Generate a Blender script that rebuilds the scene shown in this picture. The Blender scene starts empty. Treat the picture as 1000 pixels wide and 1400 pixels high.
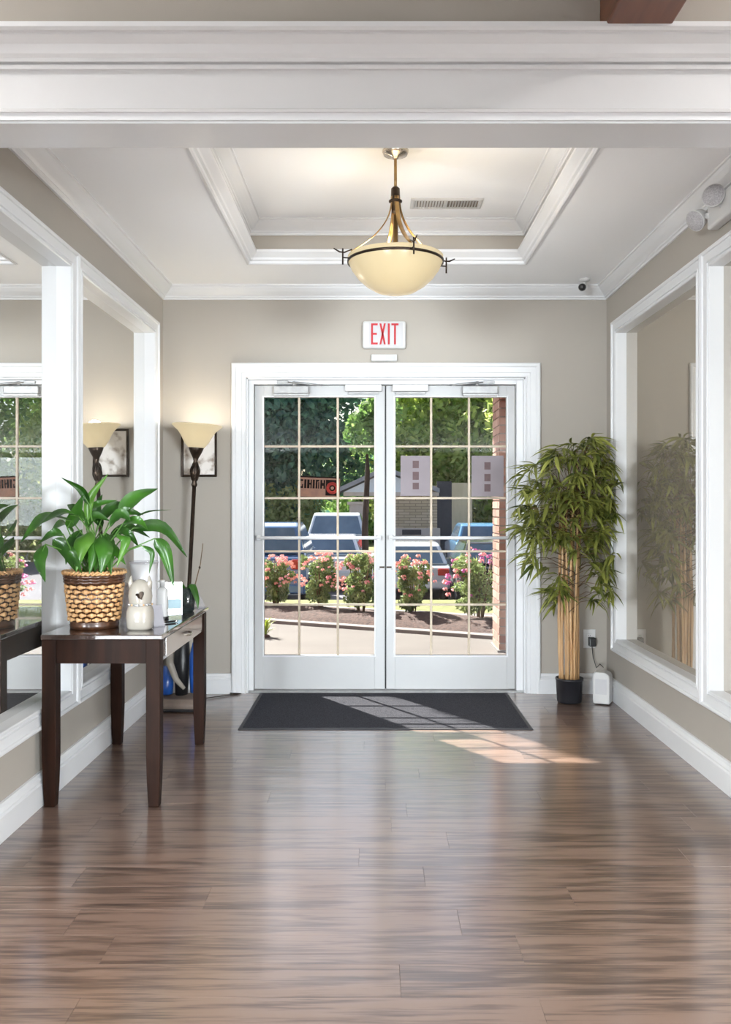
import bpy, bmesh, math, random
import numpy as np
from mathutils import Vector, Matrix
random.seed(7)
sc = bpy.context.scene
COL = sc.collection
PI = math.pi
# ------------------------------------------------------------------ camera
# level one-point view: photo pixel (511, 692) is the vanishing point, 1200 px focal length
FPX, VX, VY, CZ = 1200.0, 511.0, 692.0, 1.31
cd = bpy.data.cameras.new('camera'); cam = bpy.data.objects.new('camera', cd); COL.objects.link(cam)
cam.location = (0, 0, CZ); cam.rotation_euler = (PI/2, 0, 0)
cd.sensor_width = 36; cd.lens = 36*FPX/1400; cd.clip_start = .05; cd.clip_end = 400
cd.shift_x = -(VX-500)/1400; cd.shift_y = -(700-VY)/1400
sc.camera = cam
# ------------------------------------------------------------------ world, sun, added fill lights, exposure
wd = bpy.data.worlds.new('sky'); sc.world = wd; wd.use_nodes = True
wn = wd.node_tree.nodes; wl = wd.node_tree.links
sky = wn.new('ShaderNodeTexSky'); sky.sky_type = 'NISHITA'; sky.sun_disc = False
sky.sun_elevation = math.radians(43.7); sky.sun_rotation = math.radians(-32.2)
sky.air_density = 1.0; sky.dust_density = 3.0; sky.ozone_density = 1.0
wl.new(sky.outputs[0], wn['Background'].inputs[0]); wn['Background'].inputs[1].default_value = 0.20
SUN = Vector((.67, -1, -1.17)).normalized()
sd = bpy.data.lights.new('sun', 'SUN'); sun = bpy.data.objects.new('sun', sd); COL.objects.link(sun)
sd.energy = 18.5; sd.angle = math.radians(.6); sd.color = (1, .94, .86)
sun.rotation_euler = SUN.to_track_quat('-Z', 'Y').to_euler(); sun.location = (-6, 16, 14)
def area(name, loc, rot, sx, sy, e, col=(1, .98, .95), shape='RECTANGLE'):
    l = bpy.data.lights.new(name, 'AREA'); o = bpy.data.objects.new(name, l); COL.objects.link(o)
    l.shape = shape; l.size = sx; l.size_y = sy; l.energy = e; l.color = col
    o.location = loc; o.rotation_euler = rot
    return o
for s_ in (-1, 1):                              # fill light at two unseen windows added in the lobby's rear wall
    area('window_fill_light', (s_*3.6, -5.03, 1.6), (PI/2, 0, 0), 1.9, 1.36, 760, (.87, .945, 1.0))
for lx in (-2.8, 2.8):                         # two unseen ceiling lamps added in the high bay to brighten the header
    area('bay_fill_light', (lx, 2.2, 3.64), (0, 0, 0), .5, .5, 74, (1, .98, .96), 'DISK')
vs = sc.view_settings
vs.view_transform = 'Standard'; vs.look = 'None'; vs.exposure = 0.30; vs.gamma = 1.0; vs.use_curve_mapping = False
# ------------------------------------------------------------------ helpers
def PX(px, py, Y):
    return Vector(((px-VX)/FPX*Y, Y, CZ-(py-VY)/FPX*Y))
def lin(r, g, b):
    f = lambda c: (c/255/12.92) if c/255 <= .04045 else ((c/255+.055)/1.055)**2.4
    return (f(r), f(g), f(b))
class MB:
    def __init__(s): s.v = []; s.f = []; s.sm = []
    def add(s, vs, fs, smooth=False):
        o = len(s.v); s.v += [tuple(p) for p in vs]
        s.f += [tuple(i+o for i in f) for f in fs]; s.sm += [smooth]*len(fs); return s
    def box(s, a, b):
        x0, x1 = sorted((a[0], b[0])); y0, y1 = sorted((a[1], b[1])); z0, z1 = sorted((a[2], b[2]))
        return s.add([(x0,y0,z0),(x1,y0,z0),(x1,y1,z0),(x0,y1,z0),(x0,y0,z1),(x1,y0,z1),(x1,y1,z1),(x0,y1,z1)],
                     [(0,3,2,1),(4,5,6,7),(0,1,5,4),(1,2,6,5),(2,3,7,6),(3,0,4,7)])
    def obox(s, c, size, R):
        c = Vector(c); R = R.to_3x3() if isinstance(R, Matrix) else R
        P = []
        for z in (-.5, .5):
            for x, y in ((-.5,-.5),(.5,-.5),(.5,.5),(-.5,.5)):
                P.append(c + R @ Vector((x*size[0], y*size[1], z*size[2])))
        return s.add(P, [(0,3,2,1),(4,5,6,7),(0,1,5,4),(1,2,6,5),(2,3,7,6),(3,0,4,7)])
    def lathe(s, prof, c=(0,0,0), n=24, R=None, cap=True, sq=0):
        c = Vector(c); V = []; F = []
        for r, z in prof:
            for k in range(n):
                a = 2*PI*k/n; ca, sa = math.cos(a), math.sin(a)
                if sq:
                    e = 1-sq*.75
                    ca = math.copysign(abs(ca)**e, ca); sa = math.copysign(abs(sa)**e, sa)
                p = Vector((r*ca, r*sa, z))
                V.append(c + (R @ p if R else p))
        m = len(prof)
        for i in range(m-1):
            for k in range(n):
                F.append((i*n+k, i*n+(k+1)%n, (i+1)*n+(k+1)%n, (i+1)*n+k))
        s.add(V, F, True)
        if cap:
            o = len(s.v)-len(V)
            if prof[0][0] > 1e-5: s.f.append(tuple(o+k for k in reversed(range(n)))); s.sm.append(False)
            if prof[-1][0] > 1e-5: s.f.append(tuple(o+(m-1)*n+k for k in range(n))); s.sm.append(False)
        return s
    def tube(s, pts, r, n=8, cap=True, flat=None):
        pts = [Vector(p) for p in pts]; m = len(pts)
        rs = r if isinstance(r, (list, tuple)) else [r]*m
        V = []; F = []; up = None
        for i, p in enumerate(pts):
            t = (pts[min(i+1, m-1)]-pts[max(i-1, 0)]).normalized()
            if up is None:
                up = Vector((0, 0, 1)) if abs(t.z) < .9 else Vector((0, 1, 0))
                if flat is not None: up = Vector(flat)
            u = (up - t*up.dot(t)).normalized(); w = t.cross(u); up = u
            for k in range(n):
                a = 2*PI*k/n; fr = rs[i] if not isinstance(rs[i], tuple) else 1
                if isinstance(rs[i], tuple): V.append(p + u*(math.cos(a)*rs[i][0]) + w*(math.sin(a)*rs[i][1]))
                else: V.append(p + (u*math.cos(a) + w*math.sin(a))*fr)
        for i in range(m-1):
            for k in range(n):
                F.append((i*n+k, i*n+(k+1)%n, (i+1)*n+(k+1)%n, (i+1)*n+k))
        s.add(V, F, True)
        if cap:
            o = len(s.v)-len(V)
            s.f.append(tuple(o+k for k in reversed(range(n)))); s.sm.append(False)
            s.f.append(tuple(o+(m-1)*n+k for k in range(n))); s.sm.append(False)
        return s
    def sweep(s, path, N, prof, closed=True, flip=False):
        # prof points (a, b): a = mitred offset beside the path, b = offset along N
        path = [Vector(p) for p in path]; N = Vector(N); m = len(path); k = len(prof); V = []; F = []
        def side(i, j):
            t = (path[j]-path[i]).normalized(); q = t.cross(N)
            return -q if flip else q
        for i in range(m):
            if closed: s1 = side((i-1) % m, i); s2 = side(i, (i+1) % m)
            else:
                s1 = side(max(i-1, 0), max(i-1, 0)+1); s2 = side(min(i, m-2), min(i, m-2)+1)
            mt = (s1+s2)/(1+s1.dot(s2))
            for a, b in prof: V.append(path[i]+mt*a+N*b)
        for i in range(m if closed else m-1):
            j = (i+1) % m
            for q in range(k):
                r = (q+1) % k
                F.append((i*k+q, i*k+r, j*k+r, j*k+q))
        s.add(V, F)
        if not closed:
            o = len(s.v)-len(V)
            s.f += [tuple(o+q for q in range(k)), tuple(o+(m-1)*k+q for q in reversed(range(k)))]; s.sm += [False]*2
        return s
    def prism(s, poly, fn0, fn1):
        # poly of 2D points mapped by two functions to the two end faces
        k = len(poly); V = [fn0(*p) for p in poly]+[fn1(*p) for p in poly]
        F = [tuple(range(k)), tuple(range(2*k-1, k-1, -1))]+[(i, (i+1) % k, (i+1) % k+k, i+k) for i in range(k)]
        return s.add(V, F)
    def ball(s, c, r, n=12, R=None):
        rr = r if isinstance(r, (tuple, list)) else (r, r, r); c = Vector(c); m = n//2+1; V = []; F = []
        for i in range(m+1):
            th = PI*i/m
            for k in range(n):
                ph = 2*PI*k/n
                p = Vector((rr[0]*math.sin(th)*math.cos(ph), rr[1]*math.sin(th)*math.sin(ph), rr[2]*math.cos(th)))
                V.append(c+(R @ p if R else p))
        for i in range(m):
            for k in range(n): F.append((i*n+k, (i+1)*n+k, (i+1)*n+(k+1) % n, i*n+(k+1) % n))
        return s.add(V, F, True)
    def mesh(s, name, off=(0, 0, 0)):
        me = bpy.data.meshes.new(name); ox, oy, oz = off
        me.from_pydata([(x-ox, y-oy, z-oz) for x, y, z in s.v], [], s.f)
        me.polygons.foreach_set('use_smooth', s.sm)
        bm = bmesh.new(); bm.from_mesh(me); bmesh.ops.remove_doubles(bm, verts=bm.verts, dist=1e-6)
        bmesh.ops.recalc_face_normals(bm, faces=bm.faces); bm.to_mesh(me); bm.free()
        return me
    def build(s, name, m, parent=None, bevel=0, local=False, loc=None, seg=2):
        off = (0, 0, 0)
        if parent is not None and not local:
            off = origin(parent)
        if parent is None and loc is not None: off = loc
        me = s.mesh(name, off); me.materials.append(m)
        o = bpy.data.objects.new(name, me); COL.objects.link(o)
        if parent is not None: o.parent = parent
        elif loc is not None: o.location = loc
        if bevel:
            b = o.modifiers.new('bevel', 'BEVEL'); b.width = bevel; b.segments = seg; b.limit_method = 'ANGLE'; b.angle_limit = .6
        return o
def origin(o):
    v = Vector((0, 0, 0))
    while o is not None: v += o.location; o = o.parent
    return v
def tag(o, label=None, cat=None, group=None, kind=None):
    if label: o['label'] = label
    if cat: o['category'] = cat
    if group: o['group'] = group
    if kind: o['kind'] = kind
    return o
def thing(name, label, cat, loc=(0, 0, 0), rotz=0, group=None, kind=None):
    o = bpy.data.objects.new(name, None); COL.objects.link(o); o.location = loc; o.rotation_euler = (0, 0, rotz)
    o.empty_display_size = .1
    return tag(o, label, cat, group, kind)
def copy_tree(o, parent=None):
    c = o.copy(); COL.objects.link(c); c.parent = parent
    for ch in list(o.children): copy_tree(ch, c)
    return c
# ------------------------------------------------------------------ materials
def mat(name, col, rough=.5, metal=0., spec=.5, noise=None, bump=None, coat=0., coat_rough=.1, coat_ior=1.5, emit=None, sub=0., alpha=1., co='Object', ior=None, aniso=0):
    m = bpy.data.materials.new(name); m.use_nodes = True; nt = m.node_tree; N = nt.nodes; L = nt.links
    b = N['Principled BSDF']
    b.inputs['Base Color'].default_value = (*col, 1); b.inputs['Roughness'].default_value = rough
    b.inputs['Metallic'].default_value = metal; b.inputs['Specular IOR Level'].default_value = spec
    b.inputs['Coat Weight'].default_value = coat; b.inputs['Coat Roughness'].default_value = coat_rough; b.inputs['Coat IOR'].default_value = coat_ior
    if ior: b.inputs['IOR'].default_value = ior
    if emit: b.inputs['Emission Color'].default_value = (*emit[0], 1); b.inputs['Emission Strength'].default_value = emit[1]
    if sub: b.inputs['Subsurface Weight'].default_value = sub; b.inputs['Subsurface Radius'].default_value = (.05, .04, .03)
    tc = None
    if noise or bump:
        tc = N.new('ShaderNodeTexCoord'); mp = N.new('ShaderNodeMapping'); L.new(tc.outputs[co], mp.inputs[0])
    if noise:                                     # (scale, second colour, stretch)
        sc_, c2, st = noise
        mp.inputs['Scale'].default_value = st
        nz = N.new('ShaderNodeTexNoise'); nz.inputs['Scale'].default_value = sc_; nz.inputs['Detail'].default_value = 5
        L.new(mp.outputs[0], nz.inputs['Vector'])
        cr = N.new('ShaderNodeValToRGB'); cr.color_ramp.elements[0].position = .35; cr.color_ramp.elements[1].position = .65
        cr.color_ramp.elements[0].color = (*col, 1); cr.color_ramp.elements[1].color = (*c2, 1)
        L.new(nz.outputs['Fac'], cr.inputs[0]); L.new(cr.outputs[0], b.inputs['Base Color'])
    if bump:                                      # (scale, strength)
        n2 = N.new('ShaderNodeTexNoise'); n2.inputs['Scale'].default_value = bump[0]; n2.inputs['Detail'].default_value = 3
        L.new(tc.outputs[co], n2.inputs['Vector'])
        bp = N.new('ShaderNodeBump'); bp.inputs['Strength'].default_value = bump[1]; bp.inputs['Distance'].default_value = .01
        L.new(n2.outputs['Fac'], bp.inputs['Height']); L.new(bp.outputs[0], b.inputs['Normal'])
    return m
def glass_mat(name, tint=(1, 1, 1), refl=.06, rough=0., diff=None):
    m = bpy.data.materials.new(name); m.use_nodes = True; N = m.node_tree.nodes; L = m.node_tree.links
    N.remove(N['Principled BSDF']); out = N['Material Output']
    t = N.new('ShaderNodeBsdfTransparent'); t.inputs[0].default_value = (*tint, 1)
    g = N.new('ShaderNodeBsdfGlossy'); g.inputs['Roughness'].default_value = rough
    mx = N.new('ShaderNodeMixShader'); mx.inputs[0].default_value = refl
    L.new(t.outputs[0], mx.inputs[1]); L.new(g.outputs[0], mx.inputs[2])
    if diff:
        d = N.new('ShaderNodeBsdfDiffuse'); d.inputs[0].default_value = (*diff[0], 1)
        m2 = N.new('ShaderNodeMixShader'); m2.inputs[0].default_value = diff[1]
        L.new(mx.outputs[0], m2.inputs[1]); L.new(d.outputs[0], m2.inputs[2]); L.new(m2.outputs[0], out.inputs[0])
    else: L.new(mx.outputs[0], out.inputs[0])
    return m
def mirror_mat(name, col, rough, film, amt):
    m = bpy.data.materials.new(name); m.use_nodes = True; N = m.node_tree.nodes; L = m.node_tree.links
    N.remove(N['Principled BSDF']); out = N['Material Output']
    g = N.new('ShaderNodeBsdfGlossy'); g.inputs['Color'].default_value = (*col, 1); g.inputs['Roughness'].default_value = rough
    d = N.new('ShaderNodeBsdfDiffuse'); d.inputs[0].default_value = (*film, 1)
    mx = N.new('ShaderNodeMixShader'); mx.inputs[0].default_value = amt
    L.new(g.outputs[0], mx.inputs[1]); L.new(d.outputs[0], mx.inputs[2]); L.new(mx.outputs[0], out.inputs[0])
    return m
def leaf_mat(name, c1, c2, scale=6., trans=.25, rough=.4, per_obj=False):
    m = bpy.data.materials.new(name); m.use_nodes = True; N = m.node_tree.nodes; L = m.node_tree.links
    b = N['Principled BSDF']; b.inputs['Roughness'].default_value = rough
    cr = N.new('ShaderNodeValToRGB'); cr.color_ramp.elements[0].position = .3; cr.color_ramp.elements[1].position = .7
    cr.color_ramp.elements[0].color = (*c1, 1); cr.color_ramp.elements[1].color = (*c2, 1)
    if per_obj:
        oi = N.new('ShaderNodeObjectInfo'); L.new(oi.outputs['Random'], cr.inputs[0])
        cr.color_ramp.elements[0].position = 0; cr.color_ramp.elements[1].position = 1
    else:
        tc = N.new('ShaderNodeTexCoord'); nz = N.new('ShaderNodeTexNoise'); nz.inputs['Scale'].default_value = scale
        nz.inputs['Detail'].default_value = 3
        L.new(tc.outputs['Object'], nz.inputs['Vector']); L.new(nz.outputs['Fac'], cr.inputs[0])
    L.new(cr.outputs[0], b.inputs['Base Color'])
    t = N.new('ShaderNodeBsdfTranslucent'); L.new(cr.outputs[0], t.inputs[0])
    mx = N.new('ShaderNodeMixShader'); mx.inputs[0].default_value = trans
    L.new(b.outputs[0], mx.inputs[1]); L.new(t.outputs[0], mx.inputs[2]); L.new(mx.outputs[0], N['Material Output'].inputs[0])
    return m
def plank_mat():
    m = bpy.data.materials.new('floor_planks'); m.use_nodes = True; N = m.node_tree.nodes; L = m.node_tree.links
    b = N['Principled BSDF']
    tc = N.new('ShaderNodeTexCoord'); oi = N.new('ShaderNodeObjectInfo')
    va = N.new('ShaderNodeVectorMath'); va.operation = 'MULTIPLY_ADD'
    cmb = N.new('ShaderNodeCombineXYZ'); L.new(oi.outputs['Random'], cmb.inputs[0]); L.new(oi.outputs['Random'], cmb.inputs[1]); L.new(oi.outputs['Random'], cmb.inputs[2])
    L.new(cmb.outputs[0], va.inputs[0]); va.inputs[1].default_value = (37, 53, 71); L.new(tc.outputs['Object'], va.inputs[2])
    def noise(scale, st, det=6, dist=0.):
        mp = N.new('ShaderNodeMapping'); mp.inputs['Scale'].default_value = st; L.new(va.outputs[0], mp.inputs[0])
        nz = N.new('ShaderNodeTexNoise'); nz.inputs['Scale'].default_value = scale; nz.inputs['Detail'].default_value = det
        nz.inputs['Distortion'].default_value = dist
        L.new(mp.outputs[0], nz.inputs[0]); return nz
    big = noise(1, (2.6, 36, 1), 7, .5); fine = noise(1, (7, 170, 1), 4)
    mid = noise(1, (2.2, 5, 1), 3, .6)
    s1 = N.new('ShaderNodeMath'); s1.operation = 'MULTIPLY_ADD'; L.new(fine.outputs['Fac'], s1.inputs[0]); s1.inputs[1].default_value = .46
    L.new(big.outputs['Fac'], s1.inputs[2])
    s2 = N.new('ShaderNodeMath'); s2.operation = 'MULTIPLY_ADD'; L.new(mid.outputs['Fac'], s2.inputs[0]); s2.inputs[1].default_value = .3
    L.new(s1.outputs[0], s2.inputs[2])
    s3 = N.new('ShaderNodeMath'); s3.operation = 'MULTIPLY_ADD'; L.new(oi.outputs['Random'], s3.inputs[0]); s3.inputs[1].default_value = .12
    L.new(s2.outputs[0], s3.inputs[2])
    cr = N.new('ShaderNodeValToRGB'); e = cr.color_ramp.elements
    e[0].position = .64; e[0].color = (*lin(56, 39, 31), 1); e[1].position = 1.0; e[1].color = (*lin(118, 95, 82), 1)
    k = e.new(.82); k.color = (*lin(83, 63, 52), 1)
    L.new(s3.outputs[0], cr.inputs[0]); L.new(cr.outputs[0], b.inputs['Base Color'])
    b.inputs['Roughness'].default_value = .42; b.inputs['Specular IOR Level'].default_value = .5
    b.inputs['Coat Weight'].default_value = .9; b.inputs['Coat Roughness'].default_value = .17; b.inputs['Coat IOR'].default_value = 2.0
    rp = noise(1, (.6, 16, 1), 4)
    sm = N.new('ShaderNodeMath'); sm.operation = 'MULTIPLY_ADD'; L.new(big.outputs['Fac'], sm.inputs[0]); sm.inputs[1].default_value = .5; L.new(rp.outputs['Fac'], sm.inputs[2])
    bp = N.new('ShaderNodeBump'); bp.inputs['Strength'].default_value = .2; bp.inputs['Distance'].default_value = .004
    L.new(sm.outputs[0], bp.inputs['Height']); L.new(bp.outputs[0], b.inputs['Normal']); L.new(bp.outputs[0], b.inputs['Coat Normal'])
    return m
def brick_mat(name, c1, c2, cm, scale, w=.5, h=.25, rot=None):
    m = mat(name, c1, .85); N = m.node_tree.nodes; L = m.node_tree.links
    tc = N.new('ShaderNodeTexCoord'); mp = N.new('ShaderNodeMapping'); L.new(tc.outputs['Object'], mp.inputs[0])
    mp.inputs['Rotation'].default_value = rot or (PI/2, 0, 0)
    bt = N.new('ShaderNodeTexBrick'); bt.inputs['Scale'].default_value = scale
    bt.inputs['Color1'].default_value = (*c1, 1); bt.inputs['Color2'].default_value = (*c2, 1); bt.inputs['Mortar'].default_value = (*cm, 1)
    bt.inputs['Brick Width'].default_value = w; bt.inputs['Row Height'].default_value = h
    L.new(mp.outputs[0], bt.inputs[0]); L.new(bt.outputs[0], N['Principled BSDF'].inputs['Base Color'])
    return m
ONE = (1, 1, 1)
M = {}
M['wall'] = mat('beige_wall_paint', lin(165, 159, 150), .75, noise=(1.2, lin(168, 162, 153), ONE), bump=(260, .05))
M['ceil'] = mat('white_ceiling_paint', (.93, .945, .965), .8, noise=(.9, (.94, .955, .975), ONE), bump=(180, .04))
M['trim'] = mat('white_gloss_trim', (.69, .70, .715), .32, noise=(2.5, (.71, .72, .735), ONE))
M['door'] = mat('white_door_paint', (.455, .46, .463), .35, noise=(2.2, (.475, .48, .483), ONE))
M['plank'] = plank_mat()
M['espresso'] = mat('espresso_wood', lin(27, 14, 8), .5, spec=.10, noise=(2, lin(40, 22, 14), (14, 14, 1.2)))
M['espresso_top'] = mat('espresso_table_top', lin(38, 26, 21), .12, noise=(2, lin(50, 33, 26), (1.2, 14, 14)), coat=1., coat_rough=.03, coat_ior=1.6)
M['espresso_gloss'] = mat('glossy_espresso_drawer', lin(36, 22, 17), .3, noise=(2, lin(48, 30, 23), (1.2, 14, 14)), coat=1., coat_rough=.10, coat_ior=3.2)
M['bronze'] = mat('dark_bronze', lin(62, 50, 40), .38, .7, noise=(18, lin(40, 31, 25), ONE), bump=(90, .15))
M['brass'] = mat('antique_brass', lin(168, 138, 92), .3, .9, noise=(14, lin(140, 112, 74), ONE))
M['nickel'] = mat('brushed_nickel', lin(205, 196, 184), .22, .9, noise=(30, lin(190, 182, 170), ONE))
M['chrome'] = mat('chrome', (.75, .75, .76), .15, 1., noise=(30, (.7, .7, .72), ONE))
M['silver'] = mat('silver_closer_metal', lin(165, 165, 165), .35, .4, noise=(22, lin(150, 150, 150), ONE))
M['whitep'] = mat('white_plastic', (.58, .58, .575), .35, noise=(6, (.60, .60, .595), ONE))
M['greyp'] = mat('grey_lens_plastic', lin(165, 163, 166), .3, noise=(160, lin(195, 193, 196), ONE), bump=(240, .6))
M['blackp'] = mat('black_plastic', lin(22, 22, 24), .4, noise=(8, lin(28, 28, 30), ONE))
M['potblack'] = mat('black_nursery_pot', lin(26, 27, 33), .42, noise=(8, lin(34, 35, 40), ONE))
M['soil'] = mat('dark_soil', lin(48, 36, 28), .95, noise=(40, lin(70, 54, 40), ONE), bump=(60, .8))
M['mat'] = mat('charcoal_carpet_mat', lin(50, 51, 58), .95, spec=.1, noise=(160, lin(80, 81, 88), ONE), bump=(400, .9))
M['rubber'] = mat('mat_rubber_edge', lin(38, 38, 42), .6, noise=(20, lin(46, 46, 50), ONE))
M['pane'] = glass_mat('clear_pane', (.98, .99, .985), .02)
M['muntin'] = mat('tan_grille_bar', lin(186, 172, 152), .45, noise=(12, lin(170, 156, 136), ONE))
M['mirror'] = mirror_mat('wall_mirror', (.92, .92, .91), 0., (.55, .52, .47), .05)
M['mirror_haze'] = mirror_mat('hazy_wall_mirror', (.80, .76, .70), .012, lin(160, 151, 138), .42)
M['bulb'] = mat('lit_frosted_bulb', (1, .9, .7), .5, emit=((1, .80, .45), 6), noise=(3, (1, .88, .66), ONE))
M['red'] = mat('red_exit_letters', lin(170, 14, 30), .4, emit=((.75, .02, .04), .12), noise=(10, lin(160, 12, 28), ONE))
M['woodbeam'] = mat('stained_beam_wood', lin(92, 46, 20), .4, noise=(2, lin(112, 62, 30), (12, 1, 12)), coat=.3)
M['wicker'] = mat('honey_wicker', lin(214, 172, 122), .45, noise=(30, lin(186, 138, 88), ONE), coat=.3, coat_rough=.25)
M['wicker_dark'] = mat('dark_wicker', lin(88, 54, 32), .4, noise=(30, lin(60, 36, 22), ONE), coat=.4)
M['peace'] = leaf_mat('peace_lily_leaf', lin(22, 62, 14), lin(64, 116, 34), 7, .22, .28)
M['peace_light'] = leaf_mat('peace_lily_new_leaf', lin(66, 122, 36), lin(104, 152, 54), 7, .3, .3)
M['petiole'] = mat('green_petiole', lin(80, 125, 50), .4, noise=(12, lin(100, 145, 64), ONE))
M['bamboo'] = leaf_mat('bamboo_leaf', lin(56, 70, 26), lin(160, 164, 82), 5, .25, .4, True)
M['bamboo2'] = leaf_mat('bamboo_foliage', lin(56, 70, 26), lin(156, 160, 78), 14, .25, .4)
M['cane'] = mat('bamboo_cane', lin(200, 164, 120), .4, noise=(3, lin(172, 130, 86), (16, 16, 1.5)), bump=(50, .1))
M['twig'] = mat('brown_twig', lin(110, 84, 52), .6, noise=(20, lin(80, 60, 38), ONE))
M['ceramic'] = mat('white_ceramic', lin(158, 152, 142), .18, noise=(5, lin(164, 158, 148), ONE), coat=.4)
M['paper'] = mat('greyish_paper', lin(132, 124, 129), .8, noise=(4, lin(138, 130, 135), ONE))
M['paper_mark'] = mat('dark_print', lin(92, 74, 76), .8, noise=(40, lin(100, 82, 83), ONE))
M['whitepaper'] = mat('white_card', lin(188, 188, 191), .6, noise=(4, lin(193, 193, 195), ONE))
M['clear'] = glass_mat('clear_acrylic', (.95, .95, .97), .10, .02, ((.9, .9, .95), .12))
M['milky'] = glass_mat('milky_glass', (.92, .92, .94), .10, .05, ((.92, .91, .92), .5))
M['smoke'] = glass_mat('smoked_glass', (.35, .40, .42), .14, .02, ((.06, .08, .08), .35))
M['blue'] = mat('royal_blue_plastic', lin(26, 72, 150), .3, noise=(6, lin(36, 90, 175), ONE), coat=.5)
M['taupe'] = mat('taupe_plastic', lin(104, 92, 84), .5, noise=(9, lin(126, 112, 102), ONE))
M['gold'] = mat('orange_print', lin(108, 64, 34), .55, noise=(20, lin(92, 52, 26), ONE))
M['darkprint'] = mat('black_print', lin(20, 12, 10), .8, spec=.1, noise=(20, lin(26, 16, 13), ONE))
M['redprint'] = mat('red_print', lin(176, 62, 52), .55, noise=(40, lin(140, 40, 36), ONE))
M['card_green'] = mat('green_printed_card', lin(206, 226, 150), .5, noise=(5, lin(222, 236, 190), ONE))
M['card_blue'] = mat('pale_blue_printed_card', lin(160, 192, 205), .5, noise=(5, lin(178, 206, 216), ONE))
def art_mat():
    m = mat('framed_print', lin(214, 208, 202), .5); N = m.node_tree.nodes; L = m.node_tree.links
    tc = N.new('ShaderNodeTexCoord'); nz = N.new('ShaderNodeTexNoise'); nz.inputs['Scale'].default_value = 14; nz.inputs['Detail'].default_value = 4
    L.new(tc.outputs['Object'], nz.inputs[0])
    cr = N.new('ShaderNodeValToRGB'); e = cr.color_ramp.elements
    e[0].position = .36; e[0].color = (*lin(150, 136, 124), 1); e[1].position = .52; e[1].color = (*lin(226, 222, 218), 1)
    L.new(nz.outputs['Fac'], cr.inputs[0]); L.new(cr.outputs[0], N['Principled BSDF'].inputs['Base Color'])
    return m
M['art'] = art_mat()
def shade_mat(name, col, e, tr):
    m = bpy.data.materials.new(name); m.use_nodes = True; N = m.node_tree.nodes; L = m.node_tree.links
    b = N['Principled BSDF']; b.inputs['Base Color'].default_value = (*col, 1); b.inputs['Roughness'].default_value = .25
    tc = N.new('ShaderNodeTexCoord'); nz = N.new('ShaderNodeTexNoise'); nz.inputs['Scale'].default_value = 9; nz.inputs['Detail'].default_value = 5
    L.new(tc.outputs['Object'], nz.inputs[0])
    cr = N.new('ShaderNodeValToRGB'); cr.color_ramp.elements[0].color = (col[0]*.92, col[1]*.86, col[2]*.74, 1); cr.color_ramp.elements[1].color = (*col, 1)
    L.new(nz.outputs['Fac'], cr.inputs[0]); b.inputs['Base Color'].default_value = (col[0]*.4, col[1]*.38, col[2]*.34, 1)
    L.new(cr.outputs[0], b.inputs['Emission Color']); b.inputs['Emission Strength'].default_value = e
    t = N.new('ShaderNodeBsdfTranslucent'); L.new(cr.outputs[0], t.inputs[0])
    mx = N.new('ShaderNodeMixShader'); mx.inputs[0].default_value = tr
    L.new(b.outputs[0], mx.inputs[1]); L.new(t.outputs[0], mx.inputs[2]); L.new(mx.outputs[0], N['Material Output'].inputs[0])
    return m
M['alabaster'] = shade_mat('lit_alabaster_glass', (.95, .82, .56), .30, .05)
M['alabaster2'] = shade_mat('lit_torchiere_glass', (.95, .83, .58), .36, .08)
# outdoors
M['concrete'] = mat('sunlit_concrete', lin(80, 76, 73), .9, noise=(1.5, lin(87, 83, 80), ONE), bump=(60, .2))
M['asphalt'] = mat('pale_asphalt', lin(92, 92, 100), .9, noise=(3, lin(100, 100, 107), ONE), bump=(80, .2))
M['kerb'] = mat('grey_kerb', lin(104, 101, 99), .9, noise=(4, lin(114, 111, 109), ONE))
M['mulch'] = mat('dark_mulch', lin(50, 36, 33), .95, noise=(26, lin(76, 57, 51), ONE), bump=(40, 1.))
M['grass'] = mat('lawn_grass', lin(92, 98, 52), .95, noise=(6, lin(114, 116, 68), ONE), bump=(120, .8))
M['mortar'] = mat('brick_mortar', lin(130, 120, 112), .95, noise=(20, lin(138, 128, 120), ONE))
M['brick'] = leaf_mat('red_pink_brick', lin(132, 96, 84), lin(166, 136, 122), 5, 0., .9, True)
M['brickwall'] = brick_mat('brick_wall_far', lin(140, 92, 76), lin(164, 112, 92), lin(160, 146, 134), 2.4)
M['stone'] = brick_mat('tan_stone_courses', lin(186, 162, 132), lin(202, 178, 150), lin(140, 120, 98), 2.2, .9, .22)
M['palestone'] = mat('pale_pink_stone', lin(196, 178, 164), .9, noise=(5, lin(206, 188, 174), ONE))
M['roofing'] = mat('pale_grey_shingle', lin(150, 146, 146), .9, noise=(9, lin(136, 132, 134), ONE))
M['farroof'] = mat('brown_far_roof', lin(128, 98, 84), .9, noise=(5, lin(140, 110, 96), ONE))
M['darkdoor'] = mat('dark_panel_paint', lin(40, 38, 46), .6, noise=(5, lin(48, 46, 54), ONE))
M['bark'] = mat('dark_bark', lin(56, 44, 38), .95, noise=(12, lin(76, 60, 52), (1, 1, .2)), bump=(30, .8))
M['fence'] = mat('weathered_fence_wood', lin(200, 180, 148), .9, noise=(5, lin(186, 166, 134), (1, 1, .2)))
M['carglass'] = mat('tinted_car_glass', lin(78, 96, 114), .05, noise=(3, lin(90, 108, 126), ONE), coat=.5)
M['tyre'] = mat('tyre_rubber', lin(24, 24, 25), .8, noise=(10, lin(30, 30, 31), ONE))
M['tail'] = mat('red_tail_lamp', lin(190, 40, 34), .25, noise=(10, lin(170, 30, 28), ONE))
M['bloomp'] = leaf_mat('pink_rose_petals', lin(226, 132, 138), lin(244, 200, 196), 8, .35, .6)
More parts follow.
